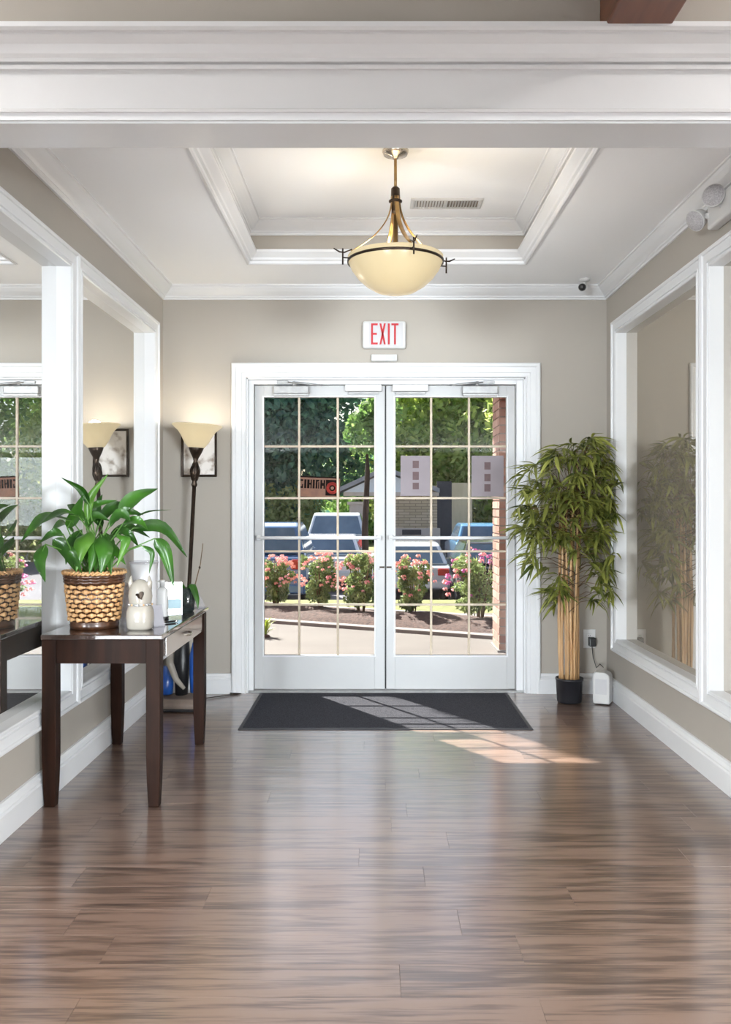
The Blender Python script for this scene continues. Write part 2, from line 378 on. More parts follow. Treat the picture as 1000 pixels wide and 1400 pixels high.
M['bloomc'] = leaf_mat('coral_rose_petals', lin(226, 130, 116), lin(244, 202, 186), 8, .35, .6)
M['bloomm'] = leaf_mat('magenta_petals', lin(190, 70, 150), lin(212, 120, 178), 8, .2, .6)
M['rosegreen'] = leaf_mat('rose_leaves', lin(64, 98, 54), lin(160, 176, 112), 9, .42, .6)
M['tuft'] = leaf_mat('yellow_green_blades', lin(130, 150, 50), lin(176, 186, 84), 7, .25, .6)
M['tree_dark'] = leaf_mat('deep_green_leaves', lin(40, 84, 80), lin(128, 174, 140), 3.0, .5, .55)
M['tree_light'] = leaf_mat('bright_green_leaves', lin(110, 150, 56), lin(226, 236, 136), 2.4, .55, .6)
M['tree_mid'] = leaf_mat('mid_green_leaves', lin(66, 112, 58), lin(156, 186, 104), 2.4, .45, .6)
M['hedge'] = leaf_mat('olive_hedge_leaves', lin(112, 132, 68), lin(184, 192, 124), 2.4, .45, .6)
# ================================================================== THE SETTING
XL, XR, YB, YH0, YH1 = -1.476, 1.635, 6.15, 2.95, 3.14
ZC, ZU, ZB, ZL = 2.845, 3.11, 2.606, 3.75
OZ0, OZ1 = .42, 2.467
OPEN = ((3.25, 4.232), (4.404, 5.858))           # Y ranges of the two framed mirrors on each side wall
def struct(o, label, cat): return tag(o, label, cat, kind='structure')
# ---- floor: base slab plus separate planks
b = MB().box((-4.6, -5.1, -.12), (4.6, YB+.12, -.009))
b.box((-4.6, -5.1, -.01), (4.6, .3, 0)); b.box((-4.6, .3, -.01), (-2.6, YH0, 0)); b.box((2.6, .3, -.01), (4.6, YH0, 0))
floor = struct(b.build('floor', M['plank']), 'brown grey wood plank floor running through the entry', 'floor')
PW = .17; cache = {}
def plank(x0, x1, y0, y1):
    L_ = round(x1-x0-.0005, 4); Wd = round(y1-y0-.0003, 4); key = (L_, Wd)
    if key not in cache:
        e = .0004; hx, hy = L_/2, Wd/2
        q = MB().add([(-hx,-hy,-.009),(hx,-hy,-.009),(hx,hy,-.009),(-hx,hy,-.009),(-hx,-hy,-e),(hx,-hy,-e),(hx,hy,-e),(-hx,hy,-e),
                      (-hx+e,-hy+e,0),(hx-e,-hy+e,0),(hx-e,hy-e,0),(-hx+e,hy-e,0)],
                     [(0,3,2,1),(0,1,5,4),(1,2,6,5),(2,3,7,6),(3,0,4,7),(4,5,9,8),(5,6,10,9),(6,7,11,10),(7,4,8,11),(8,9,10,11)])
        me = q.mesh('plank'); me.materials.append(M['plank']); cache[key] = me
    o = bpy.data.objects.new('plank', cache[key]); COL.objects.link(o); o.parent = floor
    o.location = ((x0+x1)/2, (y0+y1)/2, 0)
rp = random.Random(3)
y = .3; row = 0
while y < YB-.001:
    y1 = min(y+PW, YB); inner = y1 > YH0+.01
    xa, xb = (XL, XR) if inner else (-2.6, 2.6)
    x = xa-(.15+rp.random()*1.0)
    while x < xb-.001:
        x1 = x+1.22
        p0, p1 = max(x, xa), min(x1, xb)
        if p1-p0 > .03: plank(p0, p1, y, y1)
        x = x1
    y = y1; row += 1
# ---- side walls with recesses for the mirrors
def side_wall(name, X, s, label):
    b = MB(); T = X+s*.13; Rb = X+s*.062
    e = .0118; z0, z1 = OZ0-e, OZ1+e; (a0, a1), (c0_, c1_) = OPEN; a0 -= e; a1 += e; c0_ -= e; c1_ += e
    b.box((X, YH0, 0), (T, YB, z0)); b.box((X, YH0, z1), (T, YB, 3.25))
    b.box((X, YH0, z0), (T, a0, z1)); b.box((X, a1, z0), (T, c0_, z1)); b.box((X, c1_, z0), (T, YB, z1))
    b.box((Rb, a0, z0), (T, c1_, z1))
    return struct(b.build(name, M['wall']), label, 'wall')
side_wall('wall_left', XL, -1, 'beige painted left wall of the entry holding two white mirror frames')
side_wall('wall_right', XR, 1, 'beige painted right wall of the entry behind the emergency light')
# ---- back wall with the door opening
DX0, DX1, DZ = -.892, 1.066, 2.21
b = MB().box((XL-.13, YB, 0), (DX0, YB+.15, 3.25)).box((DX1, YB, 0), (XR+.13, YB+.15, 3.25)).box((DX0, YB, DZ), (DX1, YB+.15, 3.25))
struct(b.build('wall_back', M['wall']), 'beige back wall around the glazed double doors', 'wall')
# ---- ceiling with tray
TX0, TX1, TY0, TY1 = -.79, .96, 3.32, 5.55
b = MB()
b.box((XL-.13, YH1, ZC), (TX0, YB+.15, ZC+.04)).box((TX1, YH1, ZC), (XR+.13, YB+.15, ZC+.04))
b.box((TX0, YH1, ZC), (TX1, TY0, ZC+.04)).box((TX0, TY1, ZC), (TX1, YB+.15, ZC+.04))
b.box((TX0-.06, TY0-.06, ZU), (TX1+.06, TY1+.06, ZU+.05))
struct(b.build('ceiling', M['ceil']), 'white entry ceiling with a raised tray in the middle', 'ceiling')
b = MB()
b.box((TX0-.05, TY0-.05, ZC+.04), (TX0, TY1+.05, ZU)).box((TX1, TY0-.05, ZC+.04), (TX1+.05, TY1+.05, ZU))
b.box((TX0, TY0-.05, ZC+.04), (TX1, TY0, ZU)).box((TX0, TY1, ZC+.04), (TX1, TY1+.05, ZU))
struct(b.build('wall_tray', M['wall']), 'beige upright band inside the raised ceiling tray', 'wall')
# ---- crown mouldings (profile: a inward, b down from the ceiling)
CROWN = [(0, 0), (.082, 0), (.082, .010), (.074, .013), (.068, .024), (.050, .044), (.034, .058), (.022, .066), (.022, .074), (.014, .078), (.012, .090), (0, .090)]
def rect(x0, y0, x1, y1, z): return [(x0, y0, z), (x1, y0, z), (x1, y1, z), (x0, y1, z)]
struct(MB().sweep(rect(XL, YH1, XR, YB, ZC), (0, 0, -1), CROWN).build('trim_1', M['trim']), 'white crown moulding around the lower entry ceiling', 'moulding')
struct(MB().sweep(rect(TX0, TY0, TX1, TY1, ZU), (0, 0, -1), CROWN).build('trim_2', M['trim']), 'white crown moulding around the upper tray ceiling', 'moulding')
LEDGE = [(-.012, -.006), (0, -.008), (.008, -.002), (.010, .012), (.022, .018), (.026, .030), (.050, .052), (.056, .058), (.056, .074), (.0, .074), (-.012, 0)]
struct(MB().sweep(rect(TX0, TY0, TX1, TY1, ZC), (0, 0, 1), LEDGE, flip=True).build('trim_3', M['trim']), 'white stepped ledge moulding along the lower tray edge', 'moulding')
# ---- header beam between lobby and entry
b = MB().box((-4.6, YH0, ZB), (4.6, YH1, ZL)).box((-4.6, YH0, 0), (XL, YH1, ZB)).box((XR, YH0, 0), (4.6, YH1, ZB))
struct(b.build('wall_header', M['wall']), 'beige lobby wall above the white entry header', 'wall')
HEAD = [(0, 0), (0, -.006), (-.018, -.006), (-.018, .018), (-.026, .018), (-.028, .026), (-.018, .032), (-.018, .036), (-.008, .040), (-.008, .164), (-.020, .164), (-.022, .176), (-.012, .179), (-.012, .184),
        (-.028, .184), (-.030, .196), (-.038, .206), (-.050, .232), (-.070, .250), (-.072, .252), (-.072, .258), (-.086, .258), (-.094, .266), (-.094, .282), (0, .282)]
b = MB(); b.prism(HEAD, lambda p, q: (-4.6, YH0+p, ZB+q), lambda p, q: (4.6, YH0+p, ZB+q))
b.box((XL, YH0-.006, ZB-.012), (XR, YH1+.006, ZB))
struct(b.build('trim_4', M['trim']), 'white header beam with crown across the top of the opening', 'moulding')
# ---- baseboards
BASE = [(0, 0), (.030, 0), (.030, .098), (.024, .104), (.024, .112), (.014, .124), (.010, .138), (0, .140)]
def base(name, pts, flip, label): struct(MB().sweep(pts, (0, 0, 1), BASE, closed=False, flip=flip).build(name, M['trim']), label, 'baseboard')
base('baseboard_left', [(XL, YH1, 0), (XL, YB, 0), (-.994, YB, 0)], False, 'white baseboard running along the left wall behind the table')
base('baseboard_right', [(1.153, YB, 0), (XR, YB, 0), (XR, YH1, 0)], False, 'white baseboard running along the right wall by the bamboo')
# ---- mirror frames and mirrors
CAS = [(0, -.054), (0, .014), (.004, .019), (.010, .019), (.013, .014), (.018, .014), (.021, .020), (.026, .020), (.029, .017), (.066, .021), (.068, .027), (.074, .031), (.082, .031), (.086, .026), (.086, 0), (.012, 0), (.012, -.054)]
GX = {-1: XL-.054, 1: XR+.054}
MLAB = {(-1, 0): 'near mirror panel on left wall partly behind the potted peace lily', (-1, 1): 'far mirror panel on left wall reflecting the torchiere lamp',
        (1, 0): 'near mirror panel on right wall cut off by the photo edge', (1, 1): 'hazy far mirror panel on right wall reflecting the bamboo'}
nt = 5
for s, X in ((-1, XL), (1, XR)):
    for i, (y0, y1) in enumerate(OPEN):
        path = [(X, y0, OZ0), (X, y1, OZ0), (X, y1, OZ1), (X, y0, OZ1)]
        o = MB().sweep(path, (-s, 0, 0), CAS, flip=(s > 0)).build('trim_%d' % nt, M['trim'])
        struct(o, ('white moulded frame of the %s mirror on the %s wall' % (('near', 'far')[i], 'left' if s < 0 else 'right')), 'frame'); nt += 1
        g = GX[s]
        o = MB().box((g, y0-.004, OZ0-.004), (g+s*.006, y1+.004, OZ1+.004)).build('mirror_panel', M['mirror_haze'] if (s > 0) else M['mirror'], loc=(g, (y0+y1)/2, OZ0))
        tag(o, MLAB[(s, i)], 'mirror', 'framed wall mirrors')
# ---- door casing and frame
DCAS = [(0, -.004), (0, .012), (.005, .017), (.010, .017), (.013, .013), (.030, .014), (.034, .020), (.070, .021), (.074, .027), (.082, .031), (.094, .031), (.101, .024), (.101, 0), (0, 0)]
struct(MB().sweep([(DX0, YB, 0), (DX0, YB, DZ), (DX1, YB, DZ), (DX1, YB, 0)], (0, -1, 0), DCAS, closed=False, flip=True).build('trim_%d' % nt, M['trim']),
       'white moulded casing around the double doors', 'casing'); nt += 1
b = MB().box((DX0, YB, 0), (DX0+.012, 6.30, DZ)).box((DX1-.012, YB, 0), (DX1, 6.30, DZ)).box((DX0, YB, DZ-.012), (DX1, 6.30, DZ))
b.box((DX0+.012, 6.178, 0), (-.846, 6.30, DZ-.012)).box((1.006, 6.178, 0), (DX1-.012, 6.30, DZ-.012)).box((-.846, 6.178, 2.168), (1.006, 6.30, DZ-.012))
struct(b.build('trim_%d' % nt, M['trim'], bevel=.002), 'white door frame set inside the casing', 'door frame'); nt += 1
struct(MB().prism([(0,0),(0,.008),(.02,.014),(.12,.014),(.14,.006),(.14,0)], lambda p,q:(DX0, YB+.01+p, q), lambda p,q:(DX1, YB+.01+p, q)).build('trim_%d' % nt, M['silver']),
       'pale metal threshold under the double doors', 'threshold'); nt += 1
# ---- the two glazed door leaves
DY0, DY1 = 6.212, 6.256
def door_leaf(n, x0, x1, g0, g1, vb, label, hinge):
    d = thing('door_%d' % n, label, 'door', ((x0+x1)/2, DY0, .014), kind='structure', group='entry double doors')
    z0, z1, gz0, gz1 = .016, 2.163, .254, 2.081
    MB().box((x0, DY0, z0), (g0, DY1, z1)).build('stile', M['door'], d, .003)
    MB().box((g1, DY0, z0), (x1, DY1, z1)).build('stile', M['door'], d, .003)
    MB().box((g0, DY0, z0), (g1, DY1, gz0)).build('bottom_rail', M['door'], d)
    MB().box((g0, DY0, gz1), (g1, DY1, z1)).build('top_rail', M['door'], d)
    bead = [(0, .0), (0, .004), (-.006, .006), (-.012, .001), (-.012, -.01), (0, -.01)]
    MB().sweep([(g0, DY0, gz0), (g1, DY0, gz0), (g1, DY0, gz1), (g0, DY0, gz1)], (0, -1, 0), bead, flip=True).build('glazing_bead', M['trim'], d)
    hb = [1.734, 1.367, .989, .611]; yg = 6.234
    xs = [g0]+vb+[g1]; zs = [gz0]+hb[::-1]+[gz1]
    pm = {}
    for i in range(3):
        for j in range(5):
            w, h = xs[i+1]-xs[i], zs[j+1]-zs[j]
            MB().box((xs[i], yg-.0025, zs[j]), (xs[i+1], yg+.0025, zs[j+1])).build('pane', M['pane'], d)
    for x in vb: MB().box((x-.008, yg-.010, gz0), (x+.008, yg+.010, gz1)).build('muntin', M['muntin'], d, .002)
    for z in hb: MB().box((g0, yg-.0094, z-.0075), (g1, yg+.0094, z+.0075)).build('muntin', M['muntin'], d, .002)
    pb = MB(); zb = 1.087
    pb.tube([(g0-.045, 6.165, zb), (g1+.045, 6.165, zb)], .0115, 10)
    bar = pb.build('push_bar', M['trim'], d)
    for xx in (g0-.035, g1+.035):
        MB().box((xx-.012, 6.160, zb-.016), (xx+.012, DY0, zb+.016)).build('bracket', M['trim'], bar, .003)
    for zz in (1.095, .865):
        MB().lathe([(.006, -.002), (.006, .004)], (x1-.04 if hinge < 0 else x0+.04, DY0, zz), 10, Matrix.Rotation(PI/2, 3, 'X')).build('screw', M['silver'], d)
    xm = x1-.02 if hinge < 0 else x0+.02
    MB().box((xm-.018, DY0-.004, .872), (xm+.018, DY0, .884)).build('lock_plate', M['bronze'], d)
    return d
d1 = door_leaf(1, -.842, .080, -.776, .005, [-.528, -.254], 'white glazed left door leaf bearing the dark orange decal', -1)
MB().box((.0775, 6.226, .016), (.0925, 6.242, 2.163)).build('astragal', M['blackp'], d1)
d2 = door_leaf(2, .090, 1.002, .155, .942, [.409, .678], 'white glazed right door leaf bearing two paper notices', 1)
# closers (overhead) and white magnetic locks are things fixed on the doors
def closer(xc, s, label):
    t = thing('door_closer', label, 'door closer', (xc, DY0, 2.10), group='overhead door closers')
    MB().box((xc-.125, DY0-.05, 2.100), (xc+.125, DY0, 2.156)).build('body', M['silver'], t, .006)
    MB().box((xc-.125+.004, DY0-.055, 2.086), (xc+.125-.004, DY0, 2.098)).build('base_plate', M['silver'], t)
    MB().lathe([(.016, 0), (.016, .03), (.01, .034)], (xc+s*.02, DY0-.026, 2.156), 12).build('spindle', M['silver'], t)
    MB().tube([(xc+s*.02, DY0-.028, 2.184), (xc+s*.20, DY0-.075, 2.158)], (.006), 8).build('arm', M['silver'], t)
    MB().tube([(xc+s*.20, DY0-.075, 2.158), (xc-s*.04, 6.172, 2.182)], (.006), 8).build('arm', M['silver'], t)
    MB().box((xc-s*.10, 6.164, 2.172), (xc-s*.02, 6.178, 2.192)).build('bracket', M['silver'], t, .002)
closer((399-VX)/193.2, 1, 'silver overhead closer at the top of the left door')
closer((656-VX)/193.2, -1, 'silver overhead closer at the top of the right door')
for a, c, l in ((472, 522, 'white magnetic lock housing over the left door'), (537, 586, 'white magnetic lock housing over the right door')):
    x0, x1 = (a-VX)/194.5, (c-VX)/194.5
    t = thing('magnetic_lock', l, 'door lock', ((x0+x1)/2, 6.178, 2.12), group='magnetic lock housings')
    MB().box((x0, 6.168, 2.118), (x1, DY0, 2.166)).build('housing', M['whitep'], t, .004)
    MB().box((x0+.02, 6.190, 2.100), (x1-.02, DY0, 2.117)).build('armature_plate', M['silver'], t, .002)
# ---- lobby shell behind the camera
for s, nm in ((-1, 'left'), (1, 'right')):
    struct(MB().box((s*4.6, -5.2, 0), (s*4.7, YH1, ZL)).build('wall_lobby_'+nm, M['wall']), 'beige %s wall of the lobby behind the viewer' % nm, 'wall')
b = MB().box((-2.6, -5.2, 0), (2.6, -5.1, ZL)); wn_ = 1
for s, nm in ((-1, 'left'), (1, 'right')):
    b.box((s*2.6, -5.2, 0), (s*4.6, -5.1, .9)); b.box((s*2.6, -5.2, 2.3), (s*4.6, -5.1, ZL)); b.box((s*4.57, -5.2, .9), (s*4.6, -5.1, 2.3))
    w = thing('window_%d' % wn_, 'tall window added in the %s half of the rear lobby wall to light the entry' % nm, 'window', (s*3.65, -5.15, .9), kind='structure'); wn_ += 1  # unseen window added as a light source for the entry
    MB().box((s*2.6, -5.155, .9), (s*4.57, -5.145, 2.3)).build('pane', M['pane'], w)
    f = MB()
    for x0, x1, z0, z1 in ((2.6, 2.66, .9, 2.3), (4.51, 4.57, .9, 2.3), (2.6, 4.57, .9, .96), (2.6, 4.57, 2.24, 2.3), (3.56, 3.61, .9, 2.3)): f.box((s*x0, -5.18, z0), (s*x1, -5.12, z1))
    f.build('window_frame', M['trim'], w)
struct(b.build('wall_lobby_rear', M['wall']), 'beige rear wall of the lobby with two tall added windows', 'wall')
struct(MB().box((-4.7, -5.2, ZL), (4.7, YH1, ZL+.1)).build('ceiling_lobby', M['ceil']), 'white lobby ceiling above the viewer', 'ceiling')
struct(MB().box((-4.6, -5.1, 2.38), (4.6, 1.75, 2.58)).build('ceiling_added_loft', M['ceil']), 'white underside of a loft added over the rear part of the lobby to shade the header', 'ceiling')  # unseen slab added to keep window light off the header
for lx in (-2.8, 2.8):
    for ly in (2.2,):
        t = thing('added_ceiling_lamp', 'round flush lamp added on the %s side of the high lobby ceiling' % ('left' if lx < 0 else 'right'), 'lamp', (lx, ly, ZL), group='added lobby ceiling lamps')  # unseen lamp added to brighten the header
        MB().lathe([(.30, 0), (.30, -.03), (.27, -.05)], (lx, ly, ZL), 24).build('rim', M['nickel'], t)
        MB().lathe([(.26, -.05), (.24, -.07), (.12, -.085), (0, -.088)], (lx, ly, ZL), 24).build('diffuser', M['bulb'], t)
bm_ = MB().box((.76, 1.76, 2.88), (.975, YH0-.001, 3.2))
tag(bm_.build('ceiling_beam', M['woodbeam'], bevel=.006, loc=(.87, 2.3, 2.88)), 'dark stained wood beam meeting the wall above the header', 'beam')
# ================================================================== THINGS IN THE ENTRY
# ---- pendant
PXc, PYc = .111, 4.44
t = thing('pendant_lamp', 'amber glass bowl pendant lamp with curved bronze arms hanging from the tray', 'lamp', (PXc, PYc, ZU))
c0 = Vector((PXc, PYc, 0))
MB().lathe([(.066, ZU), (.066, ZU-.010), (.060, ZU-.024), (.020, ZU-.032), (.012, ZU-.045)], c0, 28).build('ceiling_canopy', M['nickel'], t)
MB().lathe([(.0075, ZU-.03), (.0075, 2.90)], c0, 10).build('rod', M['brass'], t)
MB().lathe([(.012, 2.925), (.022, 2.915), (.024, 2.86), (.034, 2.855), (.034, 2.848), (.022, 2.842), (.020, 2.80), (.006, 2.79)], c0, 18).build('hub', M['bronze'], t)
RB, ZR = .238, 2.545
outer = [(.0, -.165), (.05, -.162), (.10, -.148), (.15, -.118), (.19, -.082), (.222, -.038), (RB, 0), (RB+.004, .026)]
prof = [(r, ZR+z) for r, z in outer]+[(r-.006, ZR+z+.004) for r, z in reversed(outer[1:])]+[(0, ZR-.159)]
MB().lathe(prof, c0, 48, cap=False).build('glass_bowl', M['alabaster'], t)
MB().lathe([(RB+.001, ZR-.006), (RB+.006, ZR-.006), (RB+.007, ZR+.006), (RB+.003, ZR+.006), (RB+.001, ZR-.006)], c0, 48, cap=False).build('rim_band', M['bronze'], t)
for k, ang in enumerate((17, 107, 197, 287)):
    a = math.radians(ang); u = Vector((math.sin(a), -math.cos(a), 0)); tn = Vector((u.y, -u.x, 0))
    pts = []
    for q in range(15):
        f = q/14; r = .020+.212*(f**2.1); z = 2.875-(2.875-ZR-.035)*(f**.92)
        pts.append(c0+u*r+Vector((0, 0, z)))
    arm = MB().tube(pts, [(.0035, .0125)]*15, 8, flat=u).build('arm', M['brass'], t)
    e = c0+u*(RB+.038)
    f_ = MB().tube([e+Vector((0, 0, ZR-.035)), e+Vector((0, 0, ZR+.045))], .0042, 8)
    f_.tube([c0+u*(RB-.004)+Vector((0, 0, ZR)), e+Vector((0, 0, ZR))], .0035, 8)
    f_.tube([c0+u*(RB-.01)+Vector((0, 0, ZR+.045)), c0+u*(RB+.03)+Vector((0, 0, ZR+.026)), c0+u*(RB+.055)+Vector((0, 0, ZR+.027)), c0+u*(RB+.085)+Vector((0, 0, ZR+.042))], [.0035, .004, .0045, .003], 8)
    f_.build('finial', M['bronze'], arm)
MB().lathe([(.012, 2.78), (.014, 2.60), (.05, 2.606), (.05, 2.598), (.0, 2.598)], c0, 14).build('lamp_stem', M['brass'], t)  # stem ends in an added plate that shades the tray from the light
bl = c0+Vector((-.05, -.05, 2.475))
MB().ball(bl, (.03, .03, .042), 12).build('bulb', M['bulb'], t)
pl = bpy.data.lights.new('pendant_light', 'POINT'); po = bpy.data.objects.new('pendant_light', pl); COL.objects.link(po)
pl.energy = 19; pl.color = (1, .97, .93); pl.shadow_soft_size = .05; po.location = c0+Vector((0, 0, 2.55))
pl2 = bpy.data.lights.new('pendant_bulb_glow', 'POINT'); po2 = bpy.data.objects.new('pendant_bulb_glow', pl2); COL.objects.link(po2)
pl2.energy = 2.2; pl2.color = (1, .88, .66); pl2.shadow_soft_size = .03; po2.location = bl+Vector((-.008, -.035, -.012))
# ---- ceiling vent
v = thing('ceiling_vent', 'white louvred air vent set in the tray ceiling', 'vent', (.432, 5.215, ZU))
b = MB().sweep(rect(.245, 5.15, .62, 5.275, ZU), (0, 0, -1), [(0, 0), (0, .010), (-.012, .012), (-.026, .004), (-.026, 0)])
b.build('frame', M['whitep'], v)
MB().box((.245, 5.15, ZU-.002), (.62, 5.275, ZU-.0002)).build('duct_back', M['taupe'], v)
for k in range(22):
    x = .253+k*.0168
    if 10.5 < k < 11.5: continue
    MB().obox((x, 5.2125, ZU-.006), (.012, .122, .002), Matrix.Rotation(.7 if k < 11 else -.7, 3, 'Y')).build('slat', M['whitep'], v)
MB().box((.428, 5.15, ZU-.010), (.438, 5.275, ZU-.002)).build('divider', M['whitep'], v)
# ---- exit sign and chime
ex = thing('exit_sign', 'white exit sign with red letters above the double doors', 'sign', (.074, YB, 2.41))
x0, x1, z0, z1 = -.077, .226, 2.408, 2.600
MB().box((x0, YB-.045, z0), (x1, YB, z1)).build('housing', M['whitep'], ex, .018, seg=4)
MB().box((x0+.045, YB-.0475, z0+.014), (x1-.022, YB-.044, z1-.012)).build('face_plate', M['whitepaper'], ex, .002)
ly = YB-.048; lz0, lz1 = z0+.026, z1-.020
def letter(parts, nm):
    q = MB()
    for poly in parts: q.prism(poly, lambda p, r: (p, ly-.003, r), lambda p, r: (p, ly+.001, r))
    q.build(nm, M['red'], ex)
sw = .013; H = lz1-lz0; zm = (lz0+lz1)/2
def R4(a, c, d, e): return [(a, c), (d, c), (d, e), (a, e)]
e0 = x0+.060
letter([R4(e0, lz0, e0+sw, lz1), R4(e0+sw, lz1-.013, e0+.046, lz1), R4(e0+sw, zm-.006, e0+.040, zm+.007), R4(e0+sw, lz0, e0+.046, lz0+.013)], 'letter_e')
xx = e0+.058; wX = .044
letter([[(xx, lz1), (xx+sw, lz1), (xx+wX, lz0), (xx+wX-sw, lz0)], [(xx+wX-sw, lz1), (xx+wX, lz1), (xx+sw, lz0), (xx, lz0)]], 'letter_x')
xi = xx+wX+.014; letter([R4(xi, lz0, xi+sw+.001, lz1)], 'letter_i')
xt = xi+sw+.012; letter([R4(xt, lz1-.013, xt+.050, lz1), R4(xt+.0185, lz0, xt+.0315, lz1-.013)], 'letter_t')
t = thing('door_sensor', 'small white sensor box sitting on the door casing below the exit sign', 'sensor', (.074, YB, 2.32))
MB().box((-.015, YB-.035, 2.322), (.164, YB, 2.368)).build('case', M['whitep'], t, .004)
MB().box((.085, YB-.0365, 2.328), (.158, YB-.034, 2.362)).build('lens', M['whitepaper'], t, .002)
# ---- emergency light on the right wall
t = thing('emergency_light', 'twin head emergency light high on the right wall', 'emergency light', (XR, 4.05, 2.62))
MB().box((XR-.055, 3.86, 2.615), (XR, 4.16, 2.735)).build('housing', M['whitep'], t, .012, seg=3)
for (hx, hy, hz), dr in (((1.555, 4.205, 2.685), Vector((-.78, -.35, -.5))), ((1.55, 3.985, 2.715), Vector((-.6, -.75, .02)))):
    dr.normalize(); Rm = dr.to_track_quat('Z', 'Y').to_matrix(); c = Vector((hx, hy, hz))
    h = MB().lathe([(.0, -.055), (.022, -.052), (.040, -.025), (.050, .012), (.052, .022)], c, 20, Rm).build('lamp_head', M['whitep'], t)
    MB().lathe([(.049, .018), (.047, .026), (.03, .032), (0, .034)], c, 20, Rm).build('lens', M['greyp'], h)
    MB().tube([c-dr*.04, Vector((XR-.05, min(max(hy, 3.9), 4.13), 2.675))], .014, 10).build('swivel', M['whitep'], h)
# ---- dome camera on the ceiling by the back wall
t = thing('security_camera', 'small security camera with dark lens under the ceiling corner', 'camera', (1.46, 5.96, ZC))
cc = PX(800, 388, 5.93)
MB().lathe([(.034, ZC), (.034, ZC-.014), (.02, ZC-.02)], (cc.x, 5.93, 0), 18).build('mount', M['whitep'], t)
MB().tube([(cc.x, 5.93, ZC-.015), (cc.x-.008, 5.925, ZC-.05)], .011, 10).build('neck', M['whitep'], t)
ch = Vector((cc.x-.02, 5.90, ZC-.062)); dr = Vector((-.35, -.9, -.25)).normalized(); Rm = dr.to_track_quat('Z', 'Y').to_matrix()
hd = MB().lathe([(0, -.05), (.024, -.046), (.03, -.02), (.03, .03), (.027, .035)], ch, 18, Rm).build('head', M['whitep'], t)
MB().lathe([(.026, .033), (.024, .042), (.012, .050), (0, .052)], ch, 18, Rm).build('lens', M['blackp'], hd)
# ---- entry mat
m_ = thing('door_mat', 'charcoal carpet mat with rubber edge in front of the doors', 'mat', (.085, 5.7, 0))
mx0, mx1, my0, my1 = (325-VX)/233.6, (730-VX)/233.6, 5.137, 6.13
MB().sweep(rect(mx0, my0, mx1, my1, 0), (0, 0, 1), [(0, .0003), (-.03, .0003), (-.03, .006), (-.004, .006)]).build('border', M['rubber'], m_)
MB().box((mx0+.026, my0+.026, .0003), (mx1-.026, my1-.026, .008)).build('carpet', M['mat'], m_)
# ---- console table
TXa, TXb, TYa, TYb, TZ = -1.443, -.928, 3.812, 4.872, .752
t = thing('console_table', 'dark espresso console table with a drawer along the left wall', 'table', ((TXa+TXb)/2, (TYa+TYb)/2, 0))
MB().box((TXa-.002, TYa-.008, TZ-.022), (TXb+.010, TYb+.008, TZ)).build('table_top', M['espresso_top'], t, .004)
lw = .062
for lx in (TXa, TXb-lw):
    for ly_ in (TYa, TYb-lw):
        q = MB(); zt = TZ-.022; a, c, d, e = lx, lx+lw, ly_, ly_+lw; tp = .008
        V = []
        for z, i_ in ((0, tp), (.10, tp*.4), (.22, 0), (zt, 0)): V += [(a+i_, d+i_, z), (c-i_, d+i_, z), (c-i_, e-i_, z), (a+i_, e-i_, z)]
        F = [(0, 3, 2, 1), (12, 13, 14, 15)]
        for i in range(3):
            for k in range(4): F.append((i*4+k, i*4+(k+1) % 4, i*4+4+(k+1) % 4, i*4+4+k))
        q.add(V, F); q.build('leg', M['espresso'], t, .003)
ap0, ap1 = .625, TZ-.022
MB().box((TXa+lw, TYa+.008, ap0), (TXb-lw, TYa+.030, ap1)).build('apron', M['espresso'], t)
MB().box((TXa+lw, TYb-.030, ap0), (TXb-lw, TYb-.008, ap1)).build('apron', M['espresso'], t)
MB().box((TXa+.008, TYa+lw, ap0), (TXa+.030, TYb-lw, ap1)).build('apron', M['espresso'], t)
MB().box((TXb-.032, TYa+lw, ap0), (TXb-.010, TYb-lw, ap1)).build('apron', M['espresso_gloss'], t)
dr_ = MB().box((TXb-.012, TYa+lw+.06, ap0+.014), (TXb-.001, TYb-lw-.06, ap1-.008)).build('drawer', M['espresso_gloss'], t, .002)
hy = (TYa+TYb)/2; hz = .682
MB().tube([(TXb-.004, hy-.055, hz), (TXb+.018, hy-.048, hz-.002), (TXb+.024, hy, hz-.006), (TXb+.018, hy+.048, hz-.002), (TXb-.004, hy+.055, hz)], .005, 8).build('handle', M['nickel'], dr_)
# ---- woven basket with peace lily
bc = Vector((-1.288, 4.05, TZ))
t = thing('basket_planter', 'woven honey wicker basket planter with dark rim on the table', 'basket', bc)
def rb(z): return .103+.028*(z/.262)
MB().lathe([(.0, .003), (.098, .003), (.121, .245), (.114, .245), (.09, .22), (0, .22)], bc, 28, cap=False).build('liner', M['wicker_dark'], t)
MB().lathe([(.098, 0), (.108, .002), (.110, .018), (.107, .024), (.110, .030), (.106, .036), (.098, .036)], bc, 32).build('base_ring', M['wicker_dark'], t)
NS = 32; nrow = 8; z0 = .045; dz = .0212
for k in range(NS):
    a = 2*PI*k/NS; u = Vector((math.cos(a), math.sin(a), 0))
    MB().tube([bc+u*(rb(.03)-.004)+Vector((0, 0, .03)), bc+u*(rb(.22)-.004)+Vector((0, 0, .225))], [(.003, .007)]*2, 6, flat=u).build('stake', M['wicker_dark'], t)
